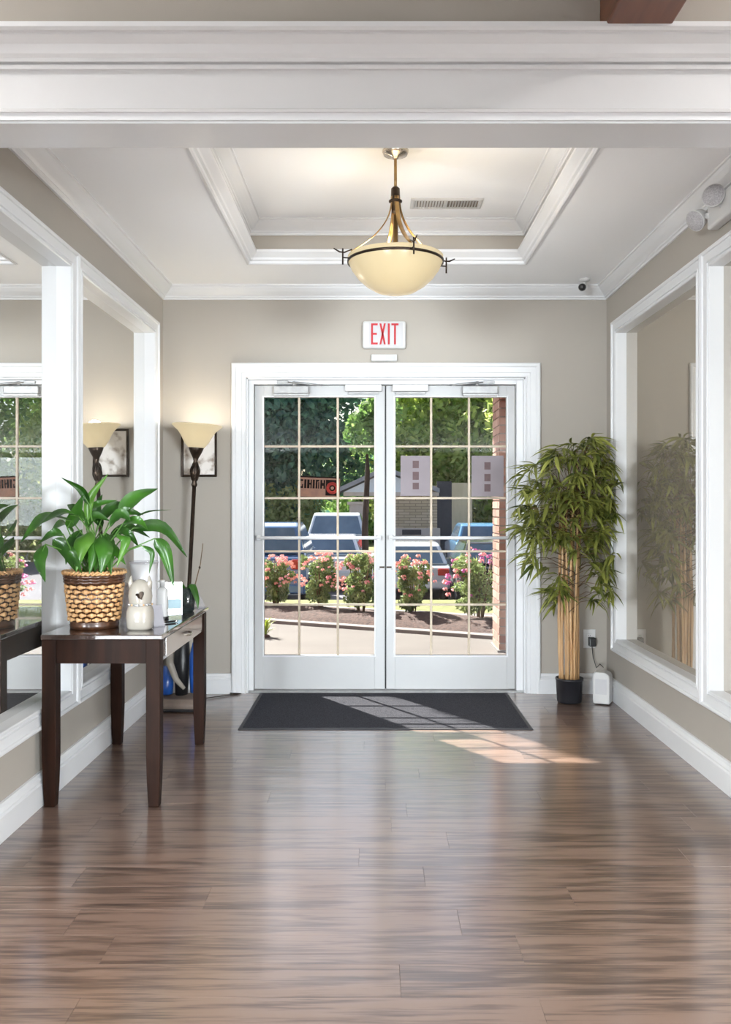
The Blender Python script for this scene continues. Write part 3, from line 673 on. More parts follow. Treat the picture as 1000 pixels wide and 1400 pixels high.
for i in range(nrow):
    z = z0+i*dz; q = MB(); pts = []; n_ = NS*4
    for k in range(n_+1):
        a = 2*PI*k/n_; ph = (k/4+i)*PI
        r = rb(z)+.0015+.0068*math.cos(ph)
        pts.append(bc+Vector((r*math.cos(a), r*math.sin(a), z)))
    V = []; F = []
    for k, p in enumerate(pts[:-1]):
        a = 2*PI*k/n_; u = Vector((math.cos(a), math.sin(a), 0)); bul = max(0, math.cos((k/4+i)*PI))
        hh = .0062+.0052*bul
        for j in range(8):
            g = 2*PI*j/8; V.append(p+u*(.0035*math.cos(g))+Vector((0, 0, hh*math.sin(g))))
    for k in range(n_):
        for j in range(8): F.append((k*8+j, k*8+(j+1) % 8, ((k+1) % n_)*8+(j+1) % 8, ((k+1) % n_)*8+j))
    q.add(V, F, True); q.build('weaver', M['wicker'], t)
for z, mm in ((.214, 'wicker_dark'), (.227, 'wicker_dark'), (.240, 'wicker_dark')):
    q = MB(); n_ = 72; V = []; F = []
    for k in range(n_):
        a = 2*PI*k/n_; r = rb(z)+.003+.003*math.cos(k*1.6)
        for j in range(6):
            g = 2*PI*j/6; V.append(bc+Vector(((r+.006*math.cos(g))*math.cos(a), (r+.006*math.cos(g))*math.sin(a), z+.008*math.sin(g)+.002*math.sin(k*1.6))))
    for k in range(n_):
        for j in range(6): F.append((k*6+j, k*6+(j+1) % 6, ((k+1) % n_)*6+(j+1) % 6, ((k+1) % n_)*6+j))
    q.add(V, F, True); q.build('weaver', M[mm], t)
q = MB(); n_ = 90; V = []; F = []
for s_ in (0, PI):
    pts = []
    for k in range(n_+1):
        a = 2*PI*k/n_; r = rb(.255)+.004+.006*math.cos(a*20+s_)
        pts.append(bc+Vector((r*math.cos(a), r*math.sin(a), .255+.006*math.sin(a*20+s_))))
    q.tube(pts, .0065, 6, cap=False)
q.build('braided_rim', M['wicker'], t)
MB().lathe([(.0, .232), (.105, .226), (.112, .222)], bc, 24, cap=False).build('soil', M['soil'], t)
pl_ = thing('peace_lily', 'leafy green peace lily growing in the wicker basket', 'plant', bc+Vector((0, 0, .23)))
def blade(q, pts, w, cup=.25, nseg=10, side=None):
    # smooth Catmull-Rom through pts, width profile, folded along the midrib
    pts = [Vector(p) for p in pts]; P = [pts[0]*2-pts[1]]+pts+[pts[-1]*2-pts[-2]]; C = []
    n = len(pts)-1
    for i in range(nseg+1):
        f = i/nseg*n; k = min(int(f), n-1); f -= k
        a, b_, c, d = P[k], P[k+1], P[k+2], P[k+3]
        C.append(.5*((2*b_)+(c-a)*f+(2*a-5*b_+4*c-d)*f*f+(3*b_-a-3*c+d)*f**3))
    V = []; F = []
    for i, p in enumerate(C):
        t_ = (C[min(i+1, nseg)]-C[max(i-1, 0)]).normalized()
        sd_ = side.copy() if side is not None else t_.cross(Vector((0, 0, 1)))
        if sd_.length < .05: sd_ = Vector((1, 0, 0))
        sd_ = (sd_-t_*sd_.dot(t_)).normalized(); nr = sd_.cross(t_)
        if nr.z < 0 and side is None: nr = -nr
        f = i/nseg; ww = w*max(0, math.sin(PI*min(1, f*1.0)**.75))**.8*.5*(1.12-.35*f) if 0 < f < 1 else .001
        wv = nr*(math.sin(f*17)*ww*.06)
        V += [p-sd_*ww+nr*ww*cup*2+wv, p-sd_*ww*.55+nr*ww*cup*.9, p, p+sd_*ww*.55+nr*ww*cup*.9, p+sd_*ww+nr*ww*cup*2-wv]
    for i in range(nseg):
        for k in range(4): F.append((i*5+k, i*5+k+1, i*5+6+k, i*5+5+k))
    q.add(V, F, True); return q
CAMV = Vector((0, -1, 0))
# blade points as photo pixel + real depth; pixel width
rr_ = random.Random(8)
LV = [([(122, 690, 3.98), (110, 668, 3.95), (84, 653, 3.9)], 13, 0), ([(120, 712, 4.0), (124, 680, 4.0), (148, 648, 4.02)], 15, 1),
      ([(98, 712, 3.93), (62, 708, 3.75), (28, 742, 3.58)], 24, 0), ([(92, 722, 3.95), (104, 700, 3.92), (114, 676, 3.9)], 20, 0),
      ([(124, 726, 3.95), (112, 742, 3.87), (104, 782, 3.84)], 30, 1), ([(138, 730, 3.95), (143, 752, 3.87), (138, 784, 3.85)], 30, 0),
      ([(72, 738, 3.78), (86, 750, 3.80), (102, 780, 3.86)], 24, 0), ([(62, 744, 3.7), (54, 764, 3.65), (62, 796, 3.62)], 22, 0),
      ([(164, 704, 4.05), (185, 682, 4.08), (216, 668, 4.12)], 28, 0), ([(180, 710, 4.05), (205, 700, 4.08), (234, 697, 4.12)], 12, 0),
      ([(182, 722, 4.08), (222, 722, 4.15), (256, 762, 4.22)], 22, 0), ([(212, 736, 4.05), (226, 755, 4.05), (238, 804, 4.06)], 24, 0),
      ([(194, 746, 4.0), (208, 756, 4.0), (204, 784, 4.0)], 10, 0), ([(138, 712, 4.1), (156, 694, 4.12), (180, 690, 4.15)], 22, 0),
      ([(150, 720, 3.98), (166, 704, 3.96), (178, 712, 3.95)], 24, 0), ([(108, 706, 3.9), (84, 702, 3.8), (56, 716, 3.66)], 20, 0),
      ([(118, 722, 4.0), (130, 706, 4.02), (150, 712, 4.02)], 18, 0), ([(88, 745, 3.82), (98, 758, 3.82), (112, 784, 3.86)], 18, 0),
      ([(160, 730, 3.98), (172, 738, 3.95), (160, 775, 3.93)], 18, 1), ([(126, 735, 3.92), (128, 755, 3.89), (122, 785, 3.87)], 20, 0),
      ([(100, 728, 4.05), (86, 716, 4.0), (70, 726, 3.9)], 18, 0), ([(150, 735, 4.1), (176, 722, 4.15), (205, 735, 4.2)], 18, 0),
      ([(140, 722, 4.12), (128, 700, 4.16), (118, 690, 4.18)], 18, 0), ([(156, 745, 4.02), (150, 760, 3.95), (152, 786, 3.92)], 16, 0)]
for p in ((112, 724, 96, 744, 90, 772, 20), (134, 716, 132, 696, 140, 676, 16), (148, 738, 158, 752, 172, 772, 16), (106, 734, 114, 750, 118, 776, 20),
          (168, 716, 188, 712, 202, 724, 16), (144, 728, 150, 744, 147, 772, 18), (116, 712, 102, 696, 92, 690, 16), (130, 742, 134, 758, 130, 782, 18),
          (152, 708, 172, 700, 196, 704, 18), (86, 730, 72, 730, 52, 744, 16), (160, 722, 176, 730, 190, 748, 14), (122, 700, 134, 690, 160, 684, 14)):
    yy = min(4.0+rr_.uniform(-.02, .14), 1.40*FPX/(VX-min(p[0], p[2], p[4]))); LV.append(([(p[0], p[1], yy), (p[2], p[3], yy-.04), (p[4], p[5], yy-.07 if p[5] > 760 else yy)], p[6], 0))
q = MB(); rr = random.Random(5)
for i, (pp, w, lt) in enumerate(LV):
    pts = [PX(*p) for p in pp]; wm = w*pp[1][2]/FPX
    b = MB(); vert = abs(pts[2].z-pts[0].z) > abs(pts[2].x-pts[0].x)
    tdir = pts[2]-pts[0]
    blade(b, pts, wm*.82, .22, 10, Vector((1, .25, 0)) if vert else None if i in (9,) else (tdir.cross(Vector((0, -1, .55)))).normalized())
    lf = b.build('leaf', M['peace_light' if lt else 'peace'], pl_)
    root = bc+Vector((rr.uniform(-.06, .06), rr.uniform(-.06, .06), .225)); mid = root.lerp(pts[0], .55)+Vector((0, 0, .035))
    MB().tube([root, mid, pts[0], pts[0].lerp(pts[1], .5)], [.0035, .003, .0026, .001], 6).build('petiole', M['petiole'], pl_)
# ---- figurine beside the basket
fc = Vector(((192-VX)/FPX*3.98, 3.98, TZ)); k_ = 3.98/FPX
t = thing('ceramic_figurine', 'white ceramic figurine with a dark heart patch and beaded collar', 'figurine', fc)
MB().lathe([(.0, .001), (.050, .001), (.058, .012), (.060, .05), (.058, .085), (.050, .106), (.046, .110)], fc, 28, sq=.35).build('body', M['ceramic'], t)
MB().lathe([(.046, .108), (.050, .120), (.054, .150), (.050, .18), (.040, .205), (.022, .222), (0, .228)], fc, 28).build('head', M['ceramic'], t)
for s in (-1, 1):
    MB().tube([fc+Vector((s*.036, .0, .185)), fc+Vector((s*.044, -.005, .215)), fc+Vector((s*.040, -.004, .243))], [.017, .012, .003], 8).build('ear', M['ceramic'], t)
col_ = MB().lathe([(.047, .106), (.052, .110), (.052, .118), (.047, .120)], fc, 28).build('collar', M['silver'], t)
for k in range(18):
    a = 2*PI*k/18; MB().ball(fc+Vector((.052*math.cos(a), .052*math.sin(a), .114)), .005, 6).build('bead', M['chrome' if k % 3 else 'wicker'], col_)
hp = []
for k in range(20):
    a = 2*PI*k/20; hp.append((16*math.sin(a)**3*.00125, (13*math.cos(a)-5*math.cos(2*a)-2*math.cos(3*a)-math.cos(4*a))*.00125))
R_ = Matrix.Rotation(-.45, 3, 'Y')
hc = fc+Vector((.012, -.050, .158))
MB().prism(hp, lambda p, r: tuple(hc+R_ @ Vector((p, -.008+abs(p)*.35, r))), lambda p, r: tuple(hc+R_ @ Vector((p, .02, r)))).build('heart_patch', M['bronze'], t)
# ---- things standing behind it on the table
def sheet_stand(name, label, cat, c, w, h, d, rz, tilt, card, group=None):
    t = thing(name, label, cat, c); R_ = Matrix.Rotation(rz, 3, 'Z') @ Matrix.Rotation(tilt, 3, 'X')
    c = Vector(c)
    MB().obox(c+R_ @ Vector((0, 0, h/2)), (w, .004, h), R_).build('panel', M['clear'], t)
    MB().obox(c+R_ @ Vector((0, .006, h/2)), (w*.94, .002, h*.94), R_).build('card', card, t)
    Rz = Matrix.Rotation(rz, 3, 'Z')
    MB().obox(c+Rz @ Vector((0, d/2, .003)), (w, d, .005), Rz).build('foot', M['clear'], t)
    return t
def onT(px, Y): return Vector(((px-VX)/FPX*Y, Y, TZ))
gv = onT(197, 4.26); t = thing('glass_vase', 'tall milky glass vase standing behind the ceramic figurine', 'vase', gv)
MB().lathe([(.045, 0), (.055, .01), (.062, .10), (.058, .20), (.068, .285), (.064, .285), (.054, .20), (.057, .10), (.05, .014), (0, .012)], gv, 28).build('vessel', M['milky'], t)
MB().lathe([(.0685, .280), (.071, .286), (.0685, .292), (.064, .289)], gv, 28, cap=False).build('rim', M['clear'], t)
lb = onT(222, 4.36); t = thing('lotion_bottle', 'white upright dispenser bottle near the wall side of the table', 'bottle', lb)
MB().lathe([(.026, 0), (.028, .006), (.028, .135), (.022, .150), (.010, .156)], lb, 20, sq=.5).build('bottle', M['whitep'], t)
MB().lathe([(.030, .0), (.030, .012)], lb, 20, sq=.5).build('base', M['blackp'], t)
MB().lathe([(.010, .155), (.010, .175), (.014, .177), (.014, .190), (.004, .192)], lb, 14).build('pump', M['whitep'], t)
MB().tube([lb+Vector((0, 0, .186)), lb+Vector((-.03, -.02, .186)), lb+Vector((-.036, -.024, .178))], .004, 8).build('spout', M['whitep'], t)
sheet_stand('card_stand', 'white card leaning in a tilted clear stand beside the figurine', 'card stand', onT(219, 4.06), .055, .105, .06, .75, -.35, M['whitepaper'])
sheet_stand('sign_holder', 'clear holder with a pale printed card between basket and figurine', 'sign holder', onT(168, 4.10), .075, .20, .06, -.9, -.12, M['clear'])
t = sheet_stand('brochure_holder', 'clear upright holder showing a green and blue card', 'brochure holder', onT(238, 4.52), .085, .165, .05, .35, -.1, M['card_green'])
R_ = Matrix.Rotation(.35, 3, 'Z') @ Matrix.Rotation(-.1, 3, 'X')
MB().obox(onT(238, 4.52)+R_ @ Vector((0, -.003, .055)), (.078, .002, .05), R_).build('printed_band', M['card_blue'], t)
pn = onT(228, 4.16); t = thing('ballpoint_pen', 'dark pen lying on the table beside the leaning white card', 'pen', pn+Vector((0, 0, .006)))
MB().tube([pn+Vector((-.05, -.03, .006)), pn+Vector((.03, .05, .006))], .005, 8).build('barrel', M['blackp'], t)
MB().tube([pn+Vector((.03, .05, .006)), pn+Vector((.04, .0625, .006))], [.005, .0015], 8).build('tip', M['chrome'], t)
# orchid
oc = onT(256, 4.66); t = thing('orchid_pot', 'bare orchid with one drooping leaf in a smoked glass pot', 'orchid', oc)
MB().lathe([(.030, 0), (.036, .006), (.042, .06), (.038, .125), (.034, .125), (.036, .06), (.03, .012), (0, .01)], oc, 24).build('pot', M['smoke'], t)
MB().lathe([(.0, .08), (.034, .075), (.035, .02), (0, .014)], oc, 18).build('bark_medium', M['soil'], t)
b = MB(); blade(b, [oc+Vector((0, 0, .09)), oc+Vector((.028, -.03, .150)), oc+Vector((.062, -.05, .08)), oc+Vector((.070, -.06, .02))], .040, .2, 10, Vector((.9, .5, 0.2))); b.build('leaf', M['tree_dark'] if False else M['peace'], t)
b = MB(); blade(b, [oc+Vector((0, 0, .09)), oc+Vector((-.035, -.01, .140)), oc+Vector((-.045, -.02, .10))], .03, .2, 8, Vector((.6, .8, 0))); b.build('leaf', M['peace'], t)
sp = MB().tube([oc+Vector((.01, 0, .09)), oc+Vector((.042, 0, .14)), oc+Vector((.070, 0, .25)), oc+Vector((.084, 0, .36))], [.0035, .003, .0026, .0018], 6).build('flower_spike', M['twig'], t)
MB().ball(oc+Vector((.066, 0, .232)), (.006, .006, .008), 8).build('node_bud', M['bronze'], sp)
cs = onT(276, 4.80); t = thing('table_sign', 'thin clear sign leaning at the far corner of the table', 'sign', cs)
R_ = Matrix.Rotation(1.1, 3, 'Z') @ Matrix.Rotation(-.55, 3, 'X')
MB().obox(cs+R_ @ Vector((0, 0, .055)), (.07, .004, .11), R_).build('panel', M['clear'], t)
MB().obox(cs+Matrix.Rotation(1.1, 3, 'Z') @ Vector((0, .03, .003)), (.07, .06, .005), Matrix.Rotation(1.1, 3, 'Z')).build('foot', M['clear'], t)
# ---- torchiere
lb0 = Vector((-1.283, 5.915, 0)); lt0 = Vector((-1.193, 5.90, 1.700)); ax = (lt0-lb0).normalized(); Rm = ax.to_track_quat('Z', 'Y').to_matrix()
t = thing('floor_lamp', 'bronze torchiere floor lamp with a lit alabaster bowl in the corner', 'lamp', lb0)
MB().lathe([(.0, 0), (.135, 0), (.138, .010), (.120, .022), (.07, .034), (.03, .050), (.018, .08)], lb0, 32).build('base', M['bronze'], t)
def along(d): return lb0+ax*d
MB().tube([along(.03), along(.5), along(.52), along(.54), along(1.48)], [.0135, .0135, .017, .0135, .0135], 14).build('pole', M['bronze'], t)
kn = MB().lathe([(.014, 1.44), (.021, 1.455), (.015, 1.475), (.018, 1.49), (.030, 1.53), (.030, 1.56), (.018, 1.60), (.014, 1.615), (.020, 1.635), (.040, 1.675), (.052, 1.705), (.05, 1.712)], lb0, 20, Rm).build('turned_finial', M['bronze'], t)
for k in range(6):
    pts = []
    for j in range(9):
        f = j/8; a = k*PI/3+f*1.6; r = .018+.014*math.sin(PI*f)
        pts.append(lb0+Rm @ Vector((r*math.cos(a), r*math.sin(a), 1.485+.115*f)))
    MB().tube(pts, .0035, 6).build('twist', M['bronze'], kn)
so = [(.045, 1.700), (.060, 1.712), (.085, 1.745), (.105, 1.785), (.125, 1.815), (.166, 1.850), (.170, 1.856)]
MB().lathe([(0, 1.700)]+so+[(r-.005, z+.004) for r, z in reversed(so)]+[(0, 1.706)], lb0, 40, Rm, cap=False).build('glass_bowl', M['alabaster2'], t)
MB().ball(lb0+Rm @ Vector((0, 0, 1.775)), (.028, .028, .04), 12).build('bulb', M['bulb'], t)
pl = bpy.data.lights.new('torchiere_light', 'POINT'); po = bpy.data.objects.new('torchiere_light', pl); COL.objects.link(po)
pl.energy = 4.5; pl.color = (1, .93, .82); pl.shadow_soft_size = .05; po.location = lb0+Rm @ Vector((0, 0, 1.84))
cord = MB().tube([lb0+Vector((.12, .02, .008)), lb0+Vector((.22, .10, .006)), lb0+Vector((.30, .16, .006)), lb0+Vector((.36, .19, .006)), lb0+Vector((.28, .205, .006))], .0035, 6)
cord.build('power_cord', M['bronze'], t)
# ---- framed print on the back wall
t = thing('framed_print', 'pale framed print hung on the back wall behind the torchiere', 'picture', (-1.22, YB, 1.515))
fx0, fx1, fz0, fz1 = -1.345, -1.097, 1.515, 1.852
MB().sweep([(fx0, YB, fz0), (fx1, YB, fz0), (fx1, YB, fz1), (fx0, YB, fz1)], (0, -1, 0), [(0, .001), (0, .018), (.004, .022), (.012, .020), (.016, .012), (.016, .001)], flip=True).build('frame', M['bronze'], t)
MB().box((fx0+.014, YB-.010, fz0+.014), (fx1-.014, YB-.001, fz1-.014)).build('print', M['art'], t)
# ---- upright carpet cleaner behind the table
vc = Vector((-1.255, 5.70, 0)); t = thing('carpet_cleaner', 'blue and black upright carpet cleaner on the floor behind the table', 'vacuum', vc)
MB().prism([(-.13, .012), (-.135, .05), (-.10, .075), (.06, .085), (.12, .07), (.12, .012)], lambda p, r: (vc.x-.12, vc.y+p, r), lambda p, r: (vc.x+.13, vc.y+p, r)).build('foot', M['taupe'], t, .012)
MB().box((vc.x-.125, vc.y-.14, .004), (vc.x+.135, vc.y+.10, .022)).build('brush_bar', M['blackp'], t, .004)
MB().tube([vc+Vector((.0, .03, .07)), vc+Vector((.0, .05, .30)), vc+Vector((.0, .08, .62))], [.04, .055, .03], 16).build('body', M['blackp'], t)
MB().tube([vc+Vector((.085, -.0, .10)), vc+Vector((.098, .0, .20)), vc+Vector((.10, .01, .33)), vc+Vector((.105, .02, .42))], [.022, .040, .044, .03], 16).build('clean_tank', M['blue'], t)
MB().tube([vc+Vector((-.085, -.0, .09)), vc+Vector((-.09, .0, .15)), vc+Vector((-.08, .01, .27))], [.035, .045, .03], 16).build('dirty_tank', M['blue'], t)
MB().tube([vc+Vector((-.06, -.06, .42)), vc+Vector((-.05, -.075, .30)), vc+Vector((-.01, -.08, .20)), vc+Vector((.04, -.07, .14))], [.022, .024, .02, .012], 12).build('hose', M['ceramic'], t)
MB().tube([vc+Vector((0, .08, .60)), vc+Vector((0, .10, .66))], [.028, .02], 12).build('handle_cap', M['blue'], t)
# ---- outlet, plug, purifier, bamboo
t = thing('wall_outlet', 'white wall outlet with a black plug beside the bamboo', 'outlet', (1.51, YB, .31))
ox, oz = (806-VX)/195.1, CZ-(873-VY)/195.1
MB().box((ox-.043, YB-.006, oz-.066), (ox+.043, YB, oz+.066)).build('cover_plate', M['whitep'], t, .003)
for dz_ in (.021, -.021):
    r_ = MB().box((ox-.017, YB-.008, oz+dz_-.015), (ox+.017, YB-.005, oz+dz_+.015)).build('receptacle', M['whitep'], t, .004)
    for dx_ in (-.006, .006): MB().box((ox+dx_-.0012, YB-.0084, oz+dz_-.004), (ox+dx_+.0012, YB-.0078, oz+dz_+.006)).build('slot', M['blackp'], r_)
px_, pz_ = (808-VX)/195.1, CZ-(877-VY)/195.1
pg = thing('plug_adapter', 'black power adapter plugged into the wall outlet', 'plug', (px_, YB, pz_))
MB().box((px_-.022, YB-.06, pz_-.028), (px_+.022, YB-.009, pz_+.034)).build('body', M['blackp'], pg, .006)
dv = Vector(((826-VX)/FPX*5.80, 5.83, 0))
MB().tube([(px_, YB-.035, pz_-.026), (px_+.004, YB-.05, pz_-.10), (px_+.02, YB-.08, pz_-.17), (px_+.035, YB-.12, .225), (px_+.036, YB-.20, .218)], .003, 6).build('cord', M['blackp'], pg)
t = thing('air_purifier', 'small white boxy device on the floor by the right baseboard', 'device', dv)
yaw = Matrix.Rotation(-.45, 3, 'Z')
MB().prism([(-.052, .006), (-.055, .03), (-.055, .19), (-.045, .214), (.02, .214), (.05, .20), (.055, .18), (.055, .006)], lambda p, r: tuple(dv+yaw @ Vector((p, -.055, r))), lambda p, r: tuple(dv+yaw @ Vector((p, .055, r)))).build('body', M['whitep'], t, .008)
MB().obox(dv+yaw @ Vector((-.056, -.0, .165)), (.003, .03, .012), yaw).build('button', M['greyp'], t)
MB().obox(dv+yaw @ Vector((-.056, -.0, .085)), (.003, .026, .03), yaw).build('indicator', M['blackp'], t)
MB().obox(dv+yaw @ Vector((0, -.056, .12)), (.075, .003, .10), yaw).build('grille', M['whitepaper'], t)
# bamboo
pc = Vector((1.308, 5.86, 0)); bt = thing('potted_bamboo', 'tall artificial bamboo with tan canes in a black pot by the doors', 'plant', pc)
MB().lathe([(.0, .004), (.076, .004), (.082, .012), (.089, .150), (.092, .152), (.092, .166), (.086, .166), (.082, .13), (0, .128)], pc, 32).build('pot', M['potblack'], bt)
MB().lathe([(.0, .142), (.083, .138)], pc, 20, cap=False).build('soil', M['soil'], bt)
rb_ = random.Random(12); tops = []
for k in range(11):
    a = k*2.4; r = .012+.052*math.sqrt(k/11); x, y_ = r*math.cos(a), r*math.sin(a)*.8
    top = rb_.uniform(1.2, 1.62); lx, lyy = x*.9+rb_.uniform(-.02, .03), y_*1.2
    pts = []; rad = []; nz_ = 16; r0 = rb_.uniform(.0095, .0135)
    for j in range(nz_+1):
        f = j/nz_; z = .135+(top-.135)*f
        pts.append(pc+Vector((x+lx*f*.35+.006*math.sin(f*5+k), y_+lyy*f*.3, z))); rad.append(r0*(1-.45*f)*(1.18 if j % 3 == 0 else 1))
    MB().tube(pts, rad, 8).build('cane', M['cane'], bt); tops.append(pts)
# leaves: shared blade meshes, one object per leaf for the largest 300, the rest joined
LM = []
for bend, w in ((.25, .15), (.6, .13), (.9, .16), (.4, .11)):
    b = MB(); pts = [(0, 0, 0), (.33, 0, .06*bend), (.66, 0, -.06*bend), (1, 0, -.30*bend)]
    blade(b, pts, w, .18, 6); me = b.mesh('leaf'); me.materials.append(M['bamboo']); LM.append((me, b))
ENV = [(598, 20, 12), (620, 8, 52), (650, 0, 74), (690, -2, 78), (730, -6, 74), (770, 0, 66), (800, 4, 62), (828, -4, 48)]
def env(py):
    for (a, c, w), (a2, c2, w2) in zip(ENV, ENV[1:]):
        if a <= py <= a2:
            f = (py-a)/(a2-a); return c+(c2-c)*f, w+(w2-w)*f
leaves = []; tw = MB()
NC = 150
for k in range(NC+70):
    py = 600+ (k+.5)/NC*228+rb_.uniform(-6, 6) if k < NC else rb_.uniform(606, 745); py = min(max(py, 599), 827)
    if py > 745 and rb_.random() < .38: continue
    cx, w = env(py); u = rb_.uniform(-1, 1) if k < NC else rb_.uniform(-.72, .72); rad_f = abs(u)
    depth = rb_.uniform(-.34, .12) if rad_f > .55 else rb_.uniform(-.26, .14)
    if k >= NC: depth = rb_.uniform(-.30, -.10)
    Y = 5.86+depth
    if py > 770 and rad_f < .35: u = math.copysign(.35+rad_f, u)
    P = PX(785+cx+u*w*.92, py, Y)
    lim = 1.585-(0 if Y < 5.5 else 0)
    if P.x > lim: P.x = lim-rb_.uniform(0, .06)
    outd = Vector((P.x-pc.x, P.y-pc.y, 0)); 
    if outd.length < .02: outd = Vector((.02, -.02, 0))
    outd.normalize()
    # twig from the nearest cane
    cn = tops[rb_.randrange(11)]; zt = min(P.z-.06, cn[-1].z); base_ = min(cn, key=lambda p: abs(p.z-zt))
    tw.tube([base_, base_.lerp(P, .5)+Vector((0, 0, .03)), P], [.003, .0022, .0012], 5)
    nl = rb_.randint(5, 8)
    for j in range(nl):
        a = math.atan2(outd.y, outd.x)+rb_.uniform(-1.25, 1.25); L_ = rb_.uniform(.10, .185)
        pitch = rb_.uniform(-.35, .95)
        R_ = Matrix.Rotation(a, 4, 'Z') @ Matrix.Rotation(pitch, 4, 'Y') @ Matrix.Rotation(rb_.uniform(-.7, .7), 4, 'X')
        tip = P+R_.to_3x3() @ Vector((L_, 0, -.05))
        if tip.y > 6.12 or tip.x > 1.60: 
            R_ = Matrix.Rotation(-PI/2-rb_.uniform(0, 1.4), 4, 'Z') @ Matrix.Rotation(pitch, 4, 'Y')
        leaves.append((Matrix.Translation(P) @ R_ @ Matrix.Diagonal((L_, L_*1.05, L_, 1)), rb_.randrange(4)))
rb_.shuffle(leaves); leaves.sort(key=lambda q: q[0].translation.y)
rest = MB()
for i, (mx_, vi) in enumerate(leaves):
    if i < 300:
        o = bpy.data.objects.new('leaf', LM[vi][0]); COL.objects.link(o); o.parent = bt
        o.matrix_local = Matrix.Translation(-pc) @ mx_
    else:
        b = LM[vi][1]; rest.add([mx_ @ Vector(p) for p in b.v], b.f, True)
tag(rest.build('foliage', M['bamboo2'], bt), kind='stuff')
tag(tw.build('twigs', M['twig'], bt), kind='stuff')
# ---- decal and notices on the door glass
gy = 6.2305
t = thing('door_decal', 'tilted dark and orange decal with a red badge on the left door glass', 'decal', PX(436, 667, gy))
cdx = PX(436, 667, gy); Rr = Matrix.Rotation(math.radians(2.2), 3, 'Y')
def dbox(u0, u1, w0, w1, y0, y1, nm, mm):
    q = MB(); c = cdx; k = gy/FPX
    q.obox(c+Rr @ Vector(((u0+u1)/2*k, 0, (w0+w1)/2*k))+Vector((0, (y0+y1)/2, 0)), (abs(u1-u0)*k, abs(y1-y0), abs(w1-w0)*k), Rr); return q.build(nm, mm, t)
dbox(-29, 29, -15.5, 15.5, -.0006, .0006, 'backing', M['gold'])
dbox(-29, 29, 13.6, 15.5, -.0014, -.0004, 'border', M['darkprint']); dbox(-29, 29, -15.5, -12.6, -.0014, -.0004, 'border', M['darkprint'])
for u0, u1, w0, w1 in ((-28, -25.4, -1, 11), (-25.4, -21.5, 8.5, 11), (-25.4, -21.5, -1, 1.5), (-23, -21.5, -1, 4.5), (-20, -17, -1, 11), (-16, -12.8, -1, 11), (-12.8, -10.6, 4, 6.4), (-11.4, -9.6, -1, 11),
                       (-8.4, -5.6, -1, 11), (-4.4, -1.9, -1, 11), (-1.9, .5, 8.6, 11), (-1.0, .6, -1, 8), (2, 4.6, -1, 11), (4.6, 6.4, 3, 7), (6.4, 8.6, -1, 11)):
    dbox(u0, u1, w0, w1, -.0014, -.0004, 'print_stroke', M['darkprint'])
dbox(9.5, 27.5, -10, 11.5, -.0012, -.0004, 'badge_panel', M['darkprint'])
bc_ = cdx+Rr @ Vector((18.5*gy/FPX, 0, .3*gy/FPX))
MB().lathe([(.040, -.0022), (.043, -.0014), (.0, -.001)], bc_, 24, Matrix.Rotation(-PI/2, 3, 'X') , cap=False).build('badge', M['redprint'], t)
MB().lathe([(.012, -.0034), (.012, -.0014)], bc_, 14, Matrix.Rotation(-PI/2, 3, 'X')).build('badge_centre', M['gold'], t)
for (a, c, e, f), mk, l in (((548, 591, 623, 678), [(630, 640), (645, 656), (660, 669)], 'grey paper notice on the right door glass beside the meeting stile'),
                           ((645, 689, 623, 679), [(632, 642), (648, 658), (662, 672)], 'grey paper notice on the right door glass beside the brick column')):
    p0, p1 = PX(a, f, gy), PX(c, e, gy)
    t = thing('paper_notice', l, 'notice', (p0+p1)/2, group='paper notices on the door')
    MB().box((p0.x, gy-.0006, p0.z), (p1.x, gy+.0006, p1.z)).build('sheet', M['paper'], t)
    mc = .5 if a < 600 else .49
    for (m0, m1) in mk:
        xm = a+(c-a)*mc-1 if a < 600 else a+(c-a)*mc
        q0, q1 = PX(xm-4, m1, gy), PX(xm+4.5, m0, gy)
        MB().box((q0.x, gy-.0013, q0.z), (q1.x, gy-.0004, q1.z)).build('printed_square', M['paper_mark'], t)
# ================================================================== OUTDOORS
GZ = -.03
def gslope(Y):
    return GZ if Y < 12.6 else max(-.8, GZ-(Y-12.6)*.155)
# ground
struct(MB().box((-9, 6.3, -.25), (9, 11.0, GZ)).build('walkway', M['concrete']), 'pale concrete walkway outside the double doors', 'walkway')
b = MB(); ys = [10.9, 12.6, 14.2, 15.6]
V = []; F = []
for yy in ys: V += [(-40, yy, gslope(yy)-.004), (40, yy, gslope(yy)-.004)]
for i in range(len(ys)-1): F.append((i*2, i*2+1, i*2+3, i*2+2))
struct(b.add(V, F).build('lawn', M['grass']), 'yellow green lawn sloping from the flower bed to the road', 'lawn')
V = []; F = []; ys = [15.55, 17.6, 40]
for yy in ys: V += [(-40, yy, gslope(yy)-.01), (40, yy, gslope(yy)-.01)]
for i in range(len(ys)-1): F.append((i*2, i*2+1, i*2+3, i*2+2))
struct(MB().add(V, F).build('parking_lot', M['asphalt']), 'pale grey parking lot where the cars stand', 'parking lot')
struct(MB().add([(-90, 39.9, -.8), (90, 39.9, -.8), (90, 140, 0), (-90, 140, 0)], [(0, 1, 2, 3)]).build('meadow', M['grass']), 'far grass behind the trees', 'lawn')
struct(MB().add([(-90, -40, -.3), (90, -40, -.3), (90, 6.4, -.3), (-90, 6.4, -.3)], [(0, 1, 2, 3)]).build('ground', M['grass']), 'grass around the building', 'lawn')
